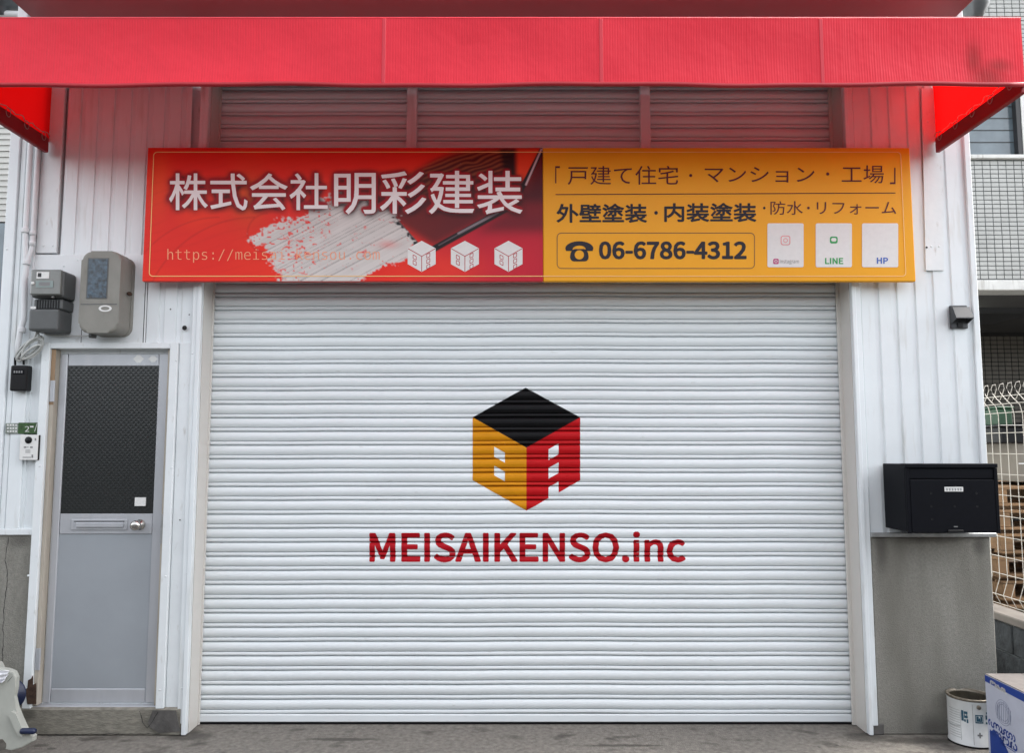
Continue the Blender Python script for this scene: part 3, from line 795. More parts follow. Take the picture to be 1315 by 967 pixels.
# --- painted artwork of the red half, made as a fine coloured grid
W_, H_ = 520, 176
rng = np.random.default_rng(3)
def vnoise(w, h, sx, sy):
    gw, gh = int(w / sx) + 3, int(h / sy) + 3
    g_ = rng.random((gh, gw)); yy = np.arange(h) / sy; xx = np.arange(w) / sx
    y0_ = yy.astype(int); x0_ = xx.astype(int); fy = (yy - y0_)[:, None]; fx = (xx - x0_)[None, :]
    fy = fy * fy * (3 - 2 * fy); fx = fx * fx * (3 - 2 * fx)
    a_ = g_[y0_][:, x0_]; b_ = g_[y0_][:, x0_ + 1]; c_ = g_[y0_ + 1][:, x0_]; d_ = g_[y0_ + 1][:, x0_ + 1]
    return (a_ * (1 - fx) + b_ * fx) * (1 - fy) + (c_ * (1 - fx) + d_ * fx) * fy
PX = 189 + (np.arange(W_) + .5) / W_ * 508; PY = 189.5 + (np.arange(H_) + .5) / H_ * 171.5
gx, gy = np.meshgrid(PX, PY)
def inpoly(poly, x=None, y=None):
    x = gx if x is None else x; y = gy if y is None else y
    r_ = np.zeros(x.shape, bool); n = len(poly)
    for i in range(n):
        xi, yi = poly[i]; xj, yj = poly[i - 1]
        c_ = ((yi > y) != (yj > y)) & (x < (xj - xi) * (y - yi) / (yj - yi + 1e-9) + xi); r_ ^= c_
    return r_
def blur(a, n):
    for ax in (0, 1):
        for _ in range(2):
            p_ = np.pad(a, [(n, n) if k_ == ax else (0, 0) for k_ in (0, 1)], mode='edge'); c_ = np.cumsum(p_, ax)
            c_ = np.concatenate([np.zeros_like(np.take(c_, [0], ax)), c_], ax)
            L = a.shape[ax]; a = (np.take(c_, range(2 * n + 1, L + 2 * n + 1), ax) - np.take(c_, range(0, L), ax)) / (2 * n + 1)
    return a
def L_(c): return np.array(lin(c))
img = np.zeros((H_, W_, 3)); img[:] = L_((222, 38, 26))
def mixin(mask, c): 
    global img
    img = img * (1 - mask[..., None]) + np.array(c) * mask[..., None]
n1 = vnoise(W_, H_, 70, 45); n2 = vnoise(W_, H_, 16, 10); n3 = vnoise(W_, H_, 4, 3); n4 = vnoise(W_, H_, 2, 2)
mixin(np.clip((n1 - .45) * 1.6, 0, 1) * .55, L_((238, 62, 26)))
mixin(np.exp(-((gx - 320) / 22) ** 2 - ((gy - 255) / 30) ** 2) * .7, L_((205, 85, 30)))
mixin(np.exp(-((gx - 205) / 14) ** 2 - ((gy - 235) / 40) ** 2) * .6, L_((232, 80, 30)))
# long brush ridges in the paint
rid = np.sin((gy + .25 * (gx - 300) + 14 * n1) * .5) * .5 + .5
mixin(np.clip(rid - .75, 0, 1) * .35 * n2, L_((150, 15, 15)))
for (cx_, cy_, rr, w2) in ((330, 420, 140, 1.2), (285, 400, 120, 1.0), (346, 300, 25, 1.3)):
    d_ = np.abs(np.hypot(gx - cx_, gy - cy_) - rr); mixin(np.exp(-(d_ / w2) ** 2) * .3 * (gx < cx_), L_((150, 20, 18)))
# crimson to the right
rt = np.clip((gx - 520) / 90, 0, 1) * np.clip((gy - 225) / 60, 0, 1)
mixin(rt * .9, L_((176, 22, 48)))
mixin(np.exp(-((gx - 580) / 50) ** 2 - ((gy - 345) / 22) ** 2) * .8, L_((226, 52, 38)))
mixin(np.exp(-((gx - 655) / 35) ** 2 - ((gy - 335) / 25) ** 2) * .5, L_((205, 30, 50)))
# bristles and the dark body of the brush
dark = blur(inpoly([(470, 262), (545, 215), (585, 196), (700, 188), (700, 262), (662, 262), (560, 318), (530, 300)]).astype(float), 5)
mixin(dark * .86, L_((62, 16, 20)))
br = vnoise(W_, H_, 3, 3); ang = (gx * .35 + gy)                       # diagonal bristle grain
gr = np.sin(ang * 1.1 + 6 * n2) * .5 + .5
bz = blur(inpoly([(520, 232), (560, 205), (600, 196), (660, 190), (648, 222), (600, 232), (545, 250)]).astype(float), 3)
mixin(bz * gr * .75, L_((150, 80, 48)))
mixin(bz * (1 - gr) * .6, L_((30, 14, 16)))
mixin(blur(inpoly([(642, 191), (676, 191), (668, 222), (650, 232)]).astype(float), 2) * .9, L_((18, 12, 16)))
mixin(blur(inpoly([(664, 190), (696, 190), (676, 236), (664, 228)]).astype(float), 2), L_((226, 62, 28)))
mixin(blur(inpoly([(697, 200), (698, 300), (640, 300), (610, 300), (662, 262), (684, 235)]).astype(float), 6) * .75, L_((70, 12, 26)))
def seg(p, q_, w2):
    px, py = q_[0] - p[0], q_[1] - p[1]; t_ = np.clip(((gx - p[0]) * px + (gy - p[1]) * py) / (px * px + py * py), 0, 1)
    d_ = np.hypot(gx - p[0] - t_ * px, gy - p[1] - t_ * py); return np.clip((w2 - d_) / .9 + .5, 0, 1)
mixin(seg((500, 274), (541, 320), 3.2), L_((20, 18, 22)))
mixin(seg((504, 275), (543, 318), .8), L_((92, 72, 72)))
mixin(seg((556, 322), (660, 264), 4.2), L_((22, 14, 18)))
mixin(seg((660, 264), (697, 192), 3.2), L_((24, 16, 20)))
mixin(seg((590, 301), (640, 274), 1.3), L_((150, 140, 145)))
mixin(seg((676, 238), (696, 192), 1.0), L_((205, 180, 185)))
mixin(seg((565, 316), (655, 265), .5), L_((110, 95, 100)))
# white brush stroke
stroke = [(318, 303), (336, 300), (348, 285), (372, 284), (396, 276), (404, 258), (430, 252), (470, 256), (502, 268), (534, 306), (535, 330),
          (508, 338), (482, 350), (462, 363), (366, 363), (350, 345), (356, 330), (338, 322)]
sd_ = blur(inpoly(stroke).astype(float), 7)
edge = sd_ + (n3 - .5) * .55 + (n2 - .5) * .45 + (n4 - .5) * .25
sm = np.clip((edge - .5) * 5, 0, 1)
# holes at the dry left side
hole = np.clip((vnoise(W_, H_, 3.5, 2.2) - .74 - (1 - blur(inpoly([(300, 250), (440, 250), (400, 364), (300, 364)]).astype(float), 14)) * .22) * 14, 0, 1)
sm = sm * (1 - hole * .8)
specks = (vnoise(W_, H_, 1.6, 1.6) > .93) & (sd_ > .01) & (sd_ < .9)
sm = np.clip(sm - specks * .7, 0, 1)
sg_ = vnoise(W_, H_, 3, 3); dg = gy * .88 + gx * .47
stk = np.zeros_like(gx)
tab = rng.random(900); ii = dg * 1.0; i0 = ii.astype(int); ff = ii - i0
stk = tab[i0 % 900] * (1 - ff) + tab[(i0 + 1) % 900] * ff
wht = np.array(L_((205, 200, 196)))[None, None, :] * (1 - .30 * (stk[..., None] > .86) - .16 * stk[..., None] + .08 * n2[..., None])
img = img * (1 - sm[..., None]) + wht * sm[..., None]
mixin(np.exp(-((gx - 500) / 12) ** 2 - ((gy - 315) / 5) ** 2) * .5, L_((220, 110, 105)))
# soft printed outline behind the big characters
KJ = [('株式会社', (217, 222, 421, 270)), ('明彩建装', (429, 219, 671, 275))]
mask = np.zeros((H_, W_))
for s, bx in KJ:
    q, t = text_px(s, (bx[0] + 1.2, bx[1] + 1.2, bx[2] - 1.2, bx[3] - 1.2), CJK)
    gi = (q[:, 0] - 189) / 508 * W_; gj = (q[:, 1] - 189.5) / 171.5 * H_
    for a_, b_, c_ in t:
        xs3 = gi[[a_, b_, c_]]; ys3 = gj[[a_, b_, c_]]
        x0_, x1_ = int(max(0, xs3.min() - 1)), int(min(W_ - 1, xs3.max() + 1)); y0_, y1_ = int(max(0, ys3.min() - 1)), int(min(H_ - 1, ys3.max() + 1))
        XX, YY = np.meshgrid(np.arange(x0_, x1_ + 1) + .5, np.arange(y0_, y1_ + 1) + .5)
        def eg(i, j): return (xs3[j] - xs3[i]) * (YY - ys3[i]) - (ys3[j] - ys3[i]) * (XX - xs3[i])
        e0, e1, e2 = eg(0, 1), eg(1, 2), eg(2, 0)
        tol = 1.0
        ins = ((e0 >= -tol) & (e1 >= -tol) & (e2 >= -tol)) | ((e0 <= tol) & (e1 <= tol) & (e2 <= tol))
        mask[y0_:y1_ + 1, x0_:x1_ + 1] = np.maximum(mask[y0_:y1_ + 1, x0_:x1_ + 1], ins)
sh_ = np.roll(np.roll(mask, 2, 0), 1, 1)
mixin(np.clip(blur(sh_, 5) * 4, 0, 1) * .9, L_((40, 6, 12)))
mixin(np.clip(blur(mask, 2) * 6, 0, 1) * .97, L_((150, 6, 22)))
# thin inner border is printed too
verts = []
x0s, x1s = sx0 + .0015, xm
for j in range(H_ + 1):
    for i in range(W_ + 1):
        verts.append((x0s + (x1s - x0s) * i / W_, SY - .0014, sz1 - .0015 - (sz1 - sz0 - .003) * j / H_))
faces = [(j * (W_ + 1) + i, (j + 1) * (W_ + 1) + i, (j + 1) * (W_ + 1) + i + 1, j * (W_ + 1) + i + 1) for j in range(H_) for i in range(W_)]
me = bpy.data.meshes.new('artwork'); me.from_pydata(verts, [], faces)
ca = me.color_attributes.new('print', 'FLOAT_COLOR', 'POINT')
pad = np.pad(img, ((0, 1), (0, 1), (0, 0)), mode='edge')
cc = np.ones(((H_ + 1) * (W_ + 1), 4), np.float32); cc[:, :3] = pad.reshape(-1, 3)
ca.data.foreach_set('color', cc.ravel())
ma = mat('artwork_print', (.6, .05, .03), .38, spec=.2, bump=.0009, bscale=6)
nn = ma.node_tree; an = nn.nodes.new('ShaderNodeVertexColor'); an.layer_name = 'print'
nn.links.new(an.outputs[0], nn.nodes['Principled BSDF'].inputs['Base Color'])
link('artwork', me, ma, sg)
# lettering
Yp = SY - .0028
for s, bx in KJ: print_poly('lettering', bold_polys(s, bx, .55, 4, CJK), Yp, 'print_white', sg)
q, t = text_px('https://meisai-kensou.com', (215, 319.5, 487.5, 337), MONO, -.008)
flat_print('web_address', q, t, Yp, 'print_peach', sg, kind='stuff')
# inner border
bo = rrect(194, 194.5, 1160.5, 355, 5); bi = rrect(195, 195.5, 1159.5, 354, 4.2)
def skew(p):     # follow the board's own perspective so the line is parallel to its edge
    x, y = p; f_ = (y - 189) / 172; s0 = 189.5 - 6.5 * f_; s1 = 1168.5 + 7.5 * f_
    return (s0 + (x - 186.25) / (1172.25 - 186.25) * (s1 - s0), y)
bo = [skew(p) for p in bo]; bi = [skew(p) for p in bi]
print_poly('border_line', ring_polys(bo, bi), SY - .0036, 'print_yellow', sg)
# cubes
for k, cx_ in enumerate((541.5, 597, 653)):
    cy_, r_ = 329, 20; w_ = 18
    hx = [(cx_, cy_ - r_), (cx_ + w_, cy_ - r_ * .52), (cx_ + w_, cy_ + r_ * .5), (cx_, cy_ + r_), (cx_ - w_, cy_ + r_ * .5), (cx_ - w_, cy_ - r_ * .52)]
    cub = print_poly('cube_icon', [hx], Yp - .0004, 'paper', sg)
    ls = [line_px((cx_, cy_), (cx_, cy_ + r_ - .5), .9), line_px((cx_, cy_), (cx_ - w_ + .5, cy_ - r_ * .5), .9), line_px((cx_, cy_), (cx_ + w_ - .5, cy_ - r_ * .5), .9)]
    for wx, wy, sl_ in ((-9, -1, .5), (-9, 6, .5), (8.5, -3.5, -.5), (8.5, 3.5, -.5), (8.5, 10.5, -.5)):
        o_ = [(cx_ + wx - 2, cy_ + wy - 2 * sl_), (cx_ + wx + 2, cy_ + wy + 2 * sl_), (cx_ + wx + 2, cy_ + wy + 4.8 + 2 * sl_), (cx_ + wx - 2, cy_ + wy + 4.8 - 2 * sl_)]
        for i in range(4): ls.append(line_px(o_[i], o_[(i + 1) % 4], .8))
    print_poly('icon_line', ls, Yp - .0009, 'print_crimson', cub)
# orange half
Yo = SY - .0016
def word(s, bx, off, m, font=CJK, name='lettering'):
    if off > 0: return print_poly(name, bold_polys(s, bx, {.016: .75, .01: .5, .022: 1.15}[off], 4, font), Yo, m, sg)
    off = 0
    q, t = text_px(s, bx, font, off); return flat_print(name, q, t, Yo, m, sg)
word('「', (713, 213, 719, 235), -.002, 'print_maroon')
word('戸建て住宅', (729, 212.5, 871, 237), -.004, 'print_maroon')
word('・', (885, 223, 889, 227), 0, 'print_maroon')
word('マンション', (905, 214, 1046, 234), -.004, 'print_maroon')
word('・', (1061, 221, 1065, 225), 0, 'print_maroon')
word('工場', (1081, 212, 1135, 235), -.004, 'print_maroon')
word('」', (1143, 215, 1150, 236), -.002, 'print_maroon')
word('外壁塗装', (714.5, 261, 831, 286), .016, 'print_black')
word('・', (840, 270.5, 845, 275.5), .01, 'print_black')
word('内装塗装', (853, 260, 971.5, 285), .016, 'print_black')
word('・', (980, 265, 983, 268.5), 0, 'print_black')
word('防水', (989.5, 258, 1031, 275.5), -.004, 'print_maroon')
word('・', (1036.5, 265, 1040, 268.5), 0, 'print_maroon')
word('リフォーム', (1049, 259, 1151, 275), -.004, 'print_maroon')
ph = []
def arc(cx, cy, rx, ry, a0, a1, n): return [(cx + rx * math.cos(R(a_)), cy + ry * math.sin(R(a_))) for a_ in np.linspace(a0, a1, n)]
ph.append(arc(744, 319, 18, 9.5, 180, 360, 17) + [(761, 322), (752.5, 322), (751.5, 317.5)] + arc(744, 318, 7, 3, 350, 190, 7) + [(736, 317.5), (735, 322), (727, 322)])
dial = arc(744, 327, 6, 6, 0, 360, 25)[:-1]
bodyo = [(755.5, 327), (757.5, 330), (759, 335.5), (744, 335.5), (729, 335.5), (730.5, 330), (732.5, 327), (737, 321), (744, 319.5), (751, 321)]
ph += [[dial[i], dial[(i + 1) % 24], o2, o1] for i, (o1, o2) in enumerate([(lambda p, q_: (p, q_))(
    *[(744 + 15 * math.cos(a_) if abs(math.sin(a_)) < .2 and False else 744 + (11.5 + 3.5 * max(0, math.sin(a_))) * math.cos(a_), 327 + (8.5 if math.sin(a_) > 0 else 7.5) * max(-1, min(1, math.sin(a_) * 1.25))) for a_ in (R(15 * i), R(15 * (i + 1)))]) for i in range(24)])]
print_poly('telephone_icon', ph[1:], Yo, 'print_black', sg)
print_poly('telephone_icon', ph[:1], Yo - .0006, 'print_black', sg)
word('06-6786-4312', (769, 309.5, 959, 333), .022, 'print_black')
print_poly('rule_line', [line_px((713.5, 249.5), (1150, 247.5), 1.1)], Yo, 'print_maroon', sg)
ro = rrect(715, 298.5, 969.5, 345, 6); ri = rrect(716, 299.5, 968.5, 344, 5)
print_poly('number_frame', ring_polys(ro, ri), Yo, 'print_brown', sg)
for (x0, x1), cap, m_ in (((985.5, 1032), 'Instagram', 'ink_grey'), ((1047.5, 1094), 'LINE', 'print_green'), ((1107, 1153.5), 'HP', 'print_blue')):
    cd = print_poly('white_card', [rrect(x0, 286.5, x1, 343, 2.2)], Yo, 'paper', sg)
    Yc = Yo - .0008; cxm = (x0 + x1) / 2
    bx = {'Instagram': (x0 + 16, 333, x1 - 6, 339.5), 'LINE': (x0 + 12, 331, x1 - 11, 339), 'HP': (x0 + 19, 330.5, x1 - 13, 338.5)}[cap]
    q, t = text_px(cap, bx, CJK, .012 if cap != 'Instagram' else 0); flat_print('caption', q, t, Yc, m_, cd)
    if cap == 'Instagram':
        print_poly('camera_icon', [rrect(x0 + 7.5, 332, x0 + 14.5, 339, 1.6)], Yc, 'print_magenta', cd)
        print_poly('camera_lens', ring_polys([(x0 + 11 + 2 * math.cos(a), 335.5 + 2 * math.sin(a)) for a in np.linspace(0, 6.28, 13)[:-1]], [(x0 + 11 + 1.3 * math.cos(a), 335.5 + 1.3 * math.sin(a)) for a in np.linspace(0, 6.28, 13)[:-1]]), Yc - .0005, 'paper', cd)
        c_ = (cxm, 308.5)
        print_poly('camera_icon', ring_polys(rrect(c_[0] - 6.2, c_[1] - 6.2, c_[0] + 6.2, c_[1] + 6.2, 3), rrect(c_[0] - 5, c_[1] - 5, c_[0] + 5, c_[1] + 5, 2.2))
                   + ring_polys([(c_[0] + 3 * math.cos(a), c_[1] + 3 * math.sin(a)) for a in np.linspace(0, 6.28, 15)[:-1]], [(c_[0] + 2 * math.cos(a), c_[1] + 2 * math.sin(a)) for a in np.linspace(0, 6.28, 15)[:-1]]), Yc, 'print_rose', cd)
    if cap == 'LINE':
        c_ = (cxm, 308.5)
        print_poly('chat_icon', [rrect(c_[0] - 5, c_[1] - 5, c_[0] + 5, c_[1] + 4, 2.5)], Yc, 'print_green', cd)
        print_poly('chat_bubble', [rrect(c_[0] - 3.3, c_[1] - 3.2, c_[0] + 3.3, c_[1] + 1.4, 2)], Yc - .0005, 'paper', cd)

# ================================================================== WALL FITTINGS
# smart meter
p = at(66, 428, -.06)
mt = thing('electricity_meter', p, 'small dark grey electricity meter with clear cover, beside the white conduit', 'electricity meter')
a = boxpx(39.5, 347, 82, 382, -.125, -.004, .016, 3); a.build('meter_housing', 'meter', mt)
a = boxpx(38.5, 345.5, 78, 379, -.150, -.1255, .009, 2); a.build('clear_cover', 'meter_lens', mt)
boxpx(47, 349, 63, 357.5, -.1522, -.1505).build('rating_label', 'paper', mt)
boxpx(48.5, 350.5, 53, 355.5, -.1530, -.1523).build('label_mark', 'ink', mt)
boxpx(46, 360.5, 68, 369, -.1528, -.1505).build('display', mat('lcd_green', (.20, .25, .24), .25), mt)
boxpx(50, 362, 64, 367, -.1534, -.1529).build('display_digits', 'ink_grey', mt)
p = at(42, 363.5, -.152); MB().lathe((p[0], -.1505, p[2]), [(.009, 0), (.008, .004), (0, .005)], 14, 'y').build('dial_button', 'paper', mt, True)
boxpx(43, 384, 80, 397, -.115, -.004, .006).build('terminal_strip', 'meter', mt)
for i in range(9):
    boxpx(47 + i * 3.4, 385, 48.4 + i * 3.4, 396, -.119, -.115, 0).build('terminal_rib', 'black', mt)
boxpx(39, 393.5, 46, 396.5, -.1195, -.1155).build('small_tag', 'paper', mt)
boxpx(36, 396.5, 75, 424.5, -.135, -.004, .012, 2).build('terminal_cover', 'meter', mt)
p = at(68, 381, -.126); MB().lathe((p[0], -.118, p[2]), [(.007, 0), (.007, .012), (0, .014)], 12, 'y').build('seal_screw', 'zinc', mt, True)
# old meter box
om = thing('meter_box', at(135, 430, -.07), 'larger taupe meter box with rounded top and blue-grey window above the door', 'meter box')
ax0, ax1 = X(103, 380, -.15), X(151, 380, -.15); az0, az1 = Z(427.5, -.15), Z(322.5, -.15)
zs_ = Z(391, -.15)
def boxside(y0_, y1_, x0_, x1_, z0_, z1_, r_, nm, mm_, seg_=5):
    pts = []
    for cx_, cz_, a0 in ((x1_ - r_, z1_ - r_, 0), (x0_ + r_, z1_ - r_, 90), (x0_ + r_, z0_ + r_, 180), (x1_ - r_, z0_ + r_, 270)):
        for k in range(seg_ + 1):
            a_ = R(a0 + 90 * k / seg_); pts.append((cx_ + r_ * math.cos(a_), cz_ + r_ * math.sin(a_)))
    b_ = MB().prism(pts, y0_, y1_)
    es = [e_ for e_ in b_.bm.edges if all(abs(v.co.y - y0_) < 1e-6 for v in e_.verts)]
    bmesh.ops.bevel(b_.bm, geom=es, offset=.016, segments=3, profile=.5, affect='EDGES')
    return b_.build(nm, mm_, om)
boxside(-.155, -.035, ax0, ax1 + .012, az0, az1, .05, 'box_cover', 'old_meter', 8)
boxside(-.034, -.004, ax0 + .006, ax1 + .016, az0 - .002, az1 - .004, .05, 'box_back', 'old_meter', 8)
boxpx(111.5, 331, 138.5, 383.5, -.1575, -.150, .001).build('window_frame', 'meter', om)
boxpx(113, 332.5, 137, 382, -.1590, -.1576).build('window', 'meter_window', om)
boxpx(103.5, 390, 150, 391, -.1566, -.150).build('cover_seam', 'meter', om)
c_ = (135, 396); print_poly('oval_emblem', ring_polys([(c_[0] + 8.5 * math.cos(a), c_[1] + 4.2 * math.sin(a)) for a in np.linspace(0, 6.28, 21)[:-1]], [(c_[0] + 5.5 * math.cos(a), c_[1] + 2.4 * math.sin(a)) for a in np.linspace(0, 6.28, 21)[:-1]]), -.1565, 'paper', om)
MB().lathe((ax1 + .030, -.085, Z(377, -.09)), [(.010, -.012), (.012, 0), (.010, .012)], 12, 'y').build('side_latch', 'rust', om, True)
MB().lathe((X(119, 430, -.07), -.07, Z(431, -.07)), [(.018, -.012), (.020, 0), (.018, .012)], 14).build('cable_gland', 'meter', om, True)
# conduits
def at3(px, py, Y): return Vector(at(px, py, Y))
cdt = thing('conduit_pipe', at(22, 460, -.04), 'white painted conduit running down the left corner of the shop front', 'pipe', None)
def cpath(pts, Y): return [at3(x, y, Y) for x, y in pts]
XA = X(38.5, 200, -.04)
pa = [(XA, -.04, TOP), (XA, -.04, Z(300, -.04)), tuple(at3(34, 345, -.04)), (X(32, 360, -.04), -.04, Z(360, -.04)), (X(31, 410, -.04), -.04, Z(410, -.04)), tuple(at3(26, 426, -.045)), tuple(at3(23, 445, -.04)), tuple(at3(22.5, 462, -.03))]
MB().tube(pa, .0145, 14).build('pipe', 'conduit', cdt, True)
for py in (296, 337, 424): 
    x_ = XA if py < 300 else X({337: 34.5, 424: 28}[py], py, -.04)
    MB().lathe((x_, -.04, Z(py, -.04) - .014), [(.019, 0), (.020, .006), (.020, .022), (.019, .028)], 16).build('pipe_coupling', 'conduit', cdt, True)
MB().box(XA - .035, XA + .035, -.026, -.023, Z(297) - .008, Z(297) + .004).build('pipe_clamp', 'conduit', cdt)
cdt2 = thing('conduit_pipe', at(42, 330, -.04), 'shorter white conduit beside the flat board, bending in above the dark grey meter', 'pipe', None)
XB = X(47.2, 200, -.04)
pb = [(XB, -.035, TOP), (XB, -.035, Z(312, -.035)), tuple(at3(40.5, 320, -.035)), tuple(at3(36, 334, -.04)), tuple(at3(35, 340, -.04))]
MB().tube(pb, .0125, 12).build('pipe', 'conduit', cdt2, True)
for py in (300, 313): MB().lathe((XB, -.035, Z(py, -.035) - .012), [(.016, 0), (.017, .02), (.016, .024)], 14).build('pipe_coupling', 'conduit', cdt2, True)
# cable coil
cb = thing('cable_bundle', at(40, 470, -.04), 'loose loops of pale cable hanging beneath the dark grey meter', 'cable')
for k, (cx_, cy_, a_, b_, ph_) in enumerate(((38, 446, 21, 7, -.65), (36, 450, 19, 5.5, -.75), (42, 447, 17, 9, -.8), (40, 452, 15, 4, -.6))):
    pts = []
    for j in range(26):
        t_ = 2 * math.pi * j / 26; u_ = a_ * math.cos(t_); v_ = b_ * math.sin(t_)
        pts.append(at3(cx_ + u_ * math.cos(ph_) - v_ * math.sin(ph_), cy_ + u_ * math.sin(ph_) + v_ * math.cos(ph_), -.045 - .008 * k + .01 * math.sin(t_)))
    MB().tube(pts, .0058, 8, True).build('cable_loop', 'cable', cb, True)
MB().tube([at3(49, 424, -.06), at3(44, 434, -.07), at3(34, 444, -.06), at3(29, 448, -.03)], .006, 8).build('cable_lead', 'cable', cb, True)
MB().tube([at3(52, 424, -.06), at3(60, 430, -.04), at3(85, 431.5, -.022), at3(110, 431.5, -.03), at3(118, 430, -.05)], .004, 6).build('cable_lead', 'cable', cb, True)
MB().tube([at3(47, 424, -.06), at3(53, 436, -.06), at3(52, 448, -.055), at3(44, 456, -.05)], .005, 8).build('cable_lead', 'cable', cb, True)
# key safe
kb = thing('key_safe', at(24, 503, -.03), 'black combination key safe hanging on the wall left of the door', 'key safe')
boxpx(12.5, 469, 34, 502, -.065, -.013, .008, 2).build('case', 'black', kb)
boxpx(16, 474.5, 30.5, 480.5, -.068, -.0655, .001).build('dial_window', 'black_box', kb)
for i in range(4): boxpx(17.5 + i * 3.1, 476, 19.4 + i * 3.1, 479, -.069, -.0682).build('dial_wheel', 'ink_grey', kb)
MB().tube([at3(19.5, 469, -.04), at3(19.5, 460, -.04), at3(22, 455.5, -.035), at3(27, 455, -.03), at3(30, 459, -.03), at3(30.5, 468, -.04)], .0055, 8).build('shackle', 'black', kb, True)
# address plate + intercom
ap = thing('address_plate', at(30, 558, -.02), 'small green and grey address plate above the white intercom', 'plate')
boxpx(7, 543.5, 23, 557, -.019, -.013, .001).build('grey_field', 'grey_plate', ap)
boxpx(23.3, 542.8, 53.5, 557, -.019, -.013, .001).build('green_field', 'green_plate', ap)
for s, bx in (('2', (32, 547.5, 37.5, 554.5)), ('ー', (38.5, 547, 43, 549)), ('/', (44, 544, 48, 554.5)), ('3', (48.5, 548.5, 52.5, 556))):
    q, t = text_px(s, bx, CJK, 0); flat_print('plate_mark', q, t, -.0198, 'paper', ap)
for r_ in range(3):
    for c__ in range(4): print_poly('faded_letter', [[(9 + c__ * 3.5, 545 + r_ * 4), (11.3 + c__ * 3.5, 545 + r_ * 4), (11.3 + c__ * 3.5, 547 + r_ * 4), (9 + c__ * 3.5, 547 + r_ * 4)]], -.0196, 'paper', ap)
ic = thing('intercom', at(38, 593, -.02), 'white door intercom with round black camera, left of the aluminium door', 'intercom')
boxpx(28, 558.8, 50.5, 591, -.036, -.013, .002).build('back_case', 'black', ic)
boxpx(25.2, 558.5, 48.5, 591, -.042, -.0365, .003, 2).build('front_plate', 'paper', ic)
p = at(36.8, 565.3, -.042); MB().lathe((p[0], -.042, p[2]), [(.0185, 0), (.018, .004), (.012, .003), (.008, .006), (0, .007)], 22, 'y').build('camera_lens', 'black', ic, True)
for x0, y0_, x1, y1_ in ((44.5, 563, 46.5, 566), (30.5, 573.5, 34, 575.5), (35, 573.8, 36.5, 575), (38.5, 573.5, 42, 575.5), (32.5, 578, 39, 579), (32.5, 580.5, 39, 581.5), (40.5, 584, 42.5, 588), (29, 587, 40, 588)):
    print_poly('plate_mark', [[(x0, y0_), (x1, y0_), (x1, y1_), (x0, y1_)]], -.0428, 'ink_grey', ic)
# hood at the right
hd = thing('cable_hood', at(1232, 422, -.02), 'small grey plastic hood screwed to the white wall above the black letterbox', 'hood')
boxpx(1221.5, 392, 1243, 421.5, -.018, .002, .004, 2).build('back_plate', 'lamp_grey', hd)
x0, x1 = X(1223, 400, -.04), X(1245, 400, -.04)
zt, zm_, zb_ = Z(393, -.04), Z(410, -.04), Z(406, -.04)
b = MB().prism_x([(-.018, zt), (-.045, zt - .006), (-.075, zm_ + .005), (-.075, zm_), (-.070, zm_), (-.045, zt - .016), (-.018, zt - .012)], x0, x1); b.build('hood_front', 'lamp_grey', hd)
for xx in (x0, x1 - .003):
    MB().prism_x([(-.0185, zt - .002), (-.045, zt - .0062), (-.0745, zm_ + .004), (-.0745, zm_), (-.0185, zm_ - .022)], xx - .0005, xx + .003).build('hood_cheek', 'lamp_grey', hd)
boxpx(1230, 414, 1237, 420, -.024, -.0185, .001).build('terminal', 'black', hd)
# ================================================================== LETTERBOX
MY = -.258
lb = thing('letterbox', at(1222, 686, -.13), 'wide black steel letterbox on the ledge at the right', 'letterbox')
mx0, mx1 = X(1164.5, 640, MY), X(1283, 640, MY); mz0, mz1 = Z(685.5, MY), Z(596.5, MY)
b = MB(); b.box(mx0, mx1, MY + .012, -.018, mz0 + .006, mz1, .004, 2); b.build('case', 'black_box', lb)
MB().box(mx0 - .001, mx1 + .001, MY - .004, MY + .05, mz1 - .018, mz1 + .004, .004, 2).build('lid', 'black_box', lb)
MB().box(mx0, mx0 + .018, MY, MY + .0115, mz0, mz1 - .019, .002).build('front_frame', 'black_box', lb)
MB().box(mx1 - .018, mx1, MY, MY + .0115, mz0, mz1 - .019, .002).build('front_frame', 'black_box', lb)
zf = Z(615.5, MY)
MB().box(mx0 + .019, mx1 - .019, MY + .005, MY + .0112, zf + .003, mz1 - .021, .002).build('mail_flap', 'black_box', lb)
MB().box(mx0 + .019, mx1 - .019, MY - .001, MY + .0112, mz0 + .004, zf - .003, .003).build('front_door', 'black_box', lb)
boxpx(1213, 625.5, 1237, 631.5, MY - .0035, MY - .0011, .0008).build('name_label', 'paper', lb)
for i, xx in enumerate((1214.8, 1218.4, 1222, 1225.6, 1229.2, 1232.6)):
    print_poly('label_mark', [[(xx, 627.2), (xx + 2.6, 627), (xx + 2.4, 628.2), (xx, 628.4)], [(xx + .6, 628.9), (xx + 2.2, 628.8), (xx + 2.4, 630.2), (xx + .4, 630.3)]], MY - .0040, 'ink_grey', lb)
for px, py in ((1195.5, 633.5), (1254, 633.5), (1196, 650.5), (1255, 650.5), (1226, 650.5), (1197, 667)):
    p = at(px, py, MY); MB().lathe((p[0], MY - .001, p[2]), [(.006, 0), (.006, .0008), (.003, .0004), (0, .0004)], 12, 'y').build('hole_plug', 'black', lb)
boxpx(1218, 681, 1238, 684.5, MY - .012, MY - .001, .002).build('door_pull', 'black', lb)
boxpx(1225, 676, 1230, 677.2, MY - .0022, MY - .0011).build('small_mark', 'ink_grey', lb)

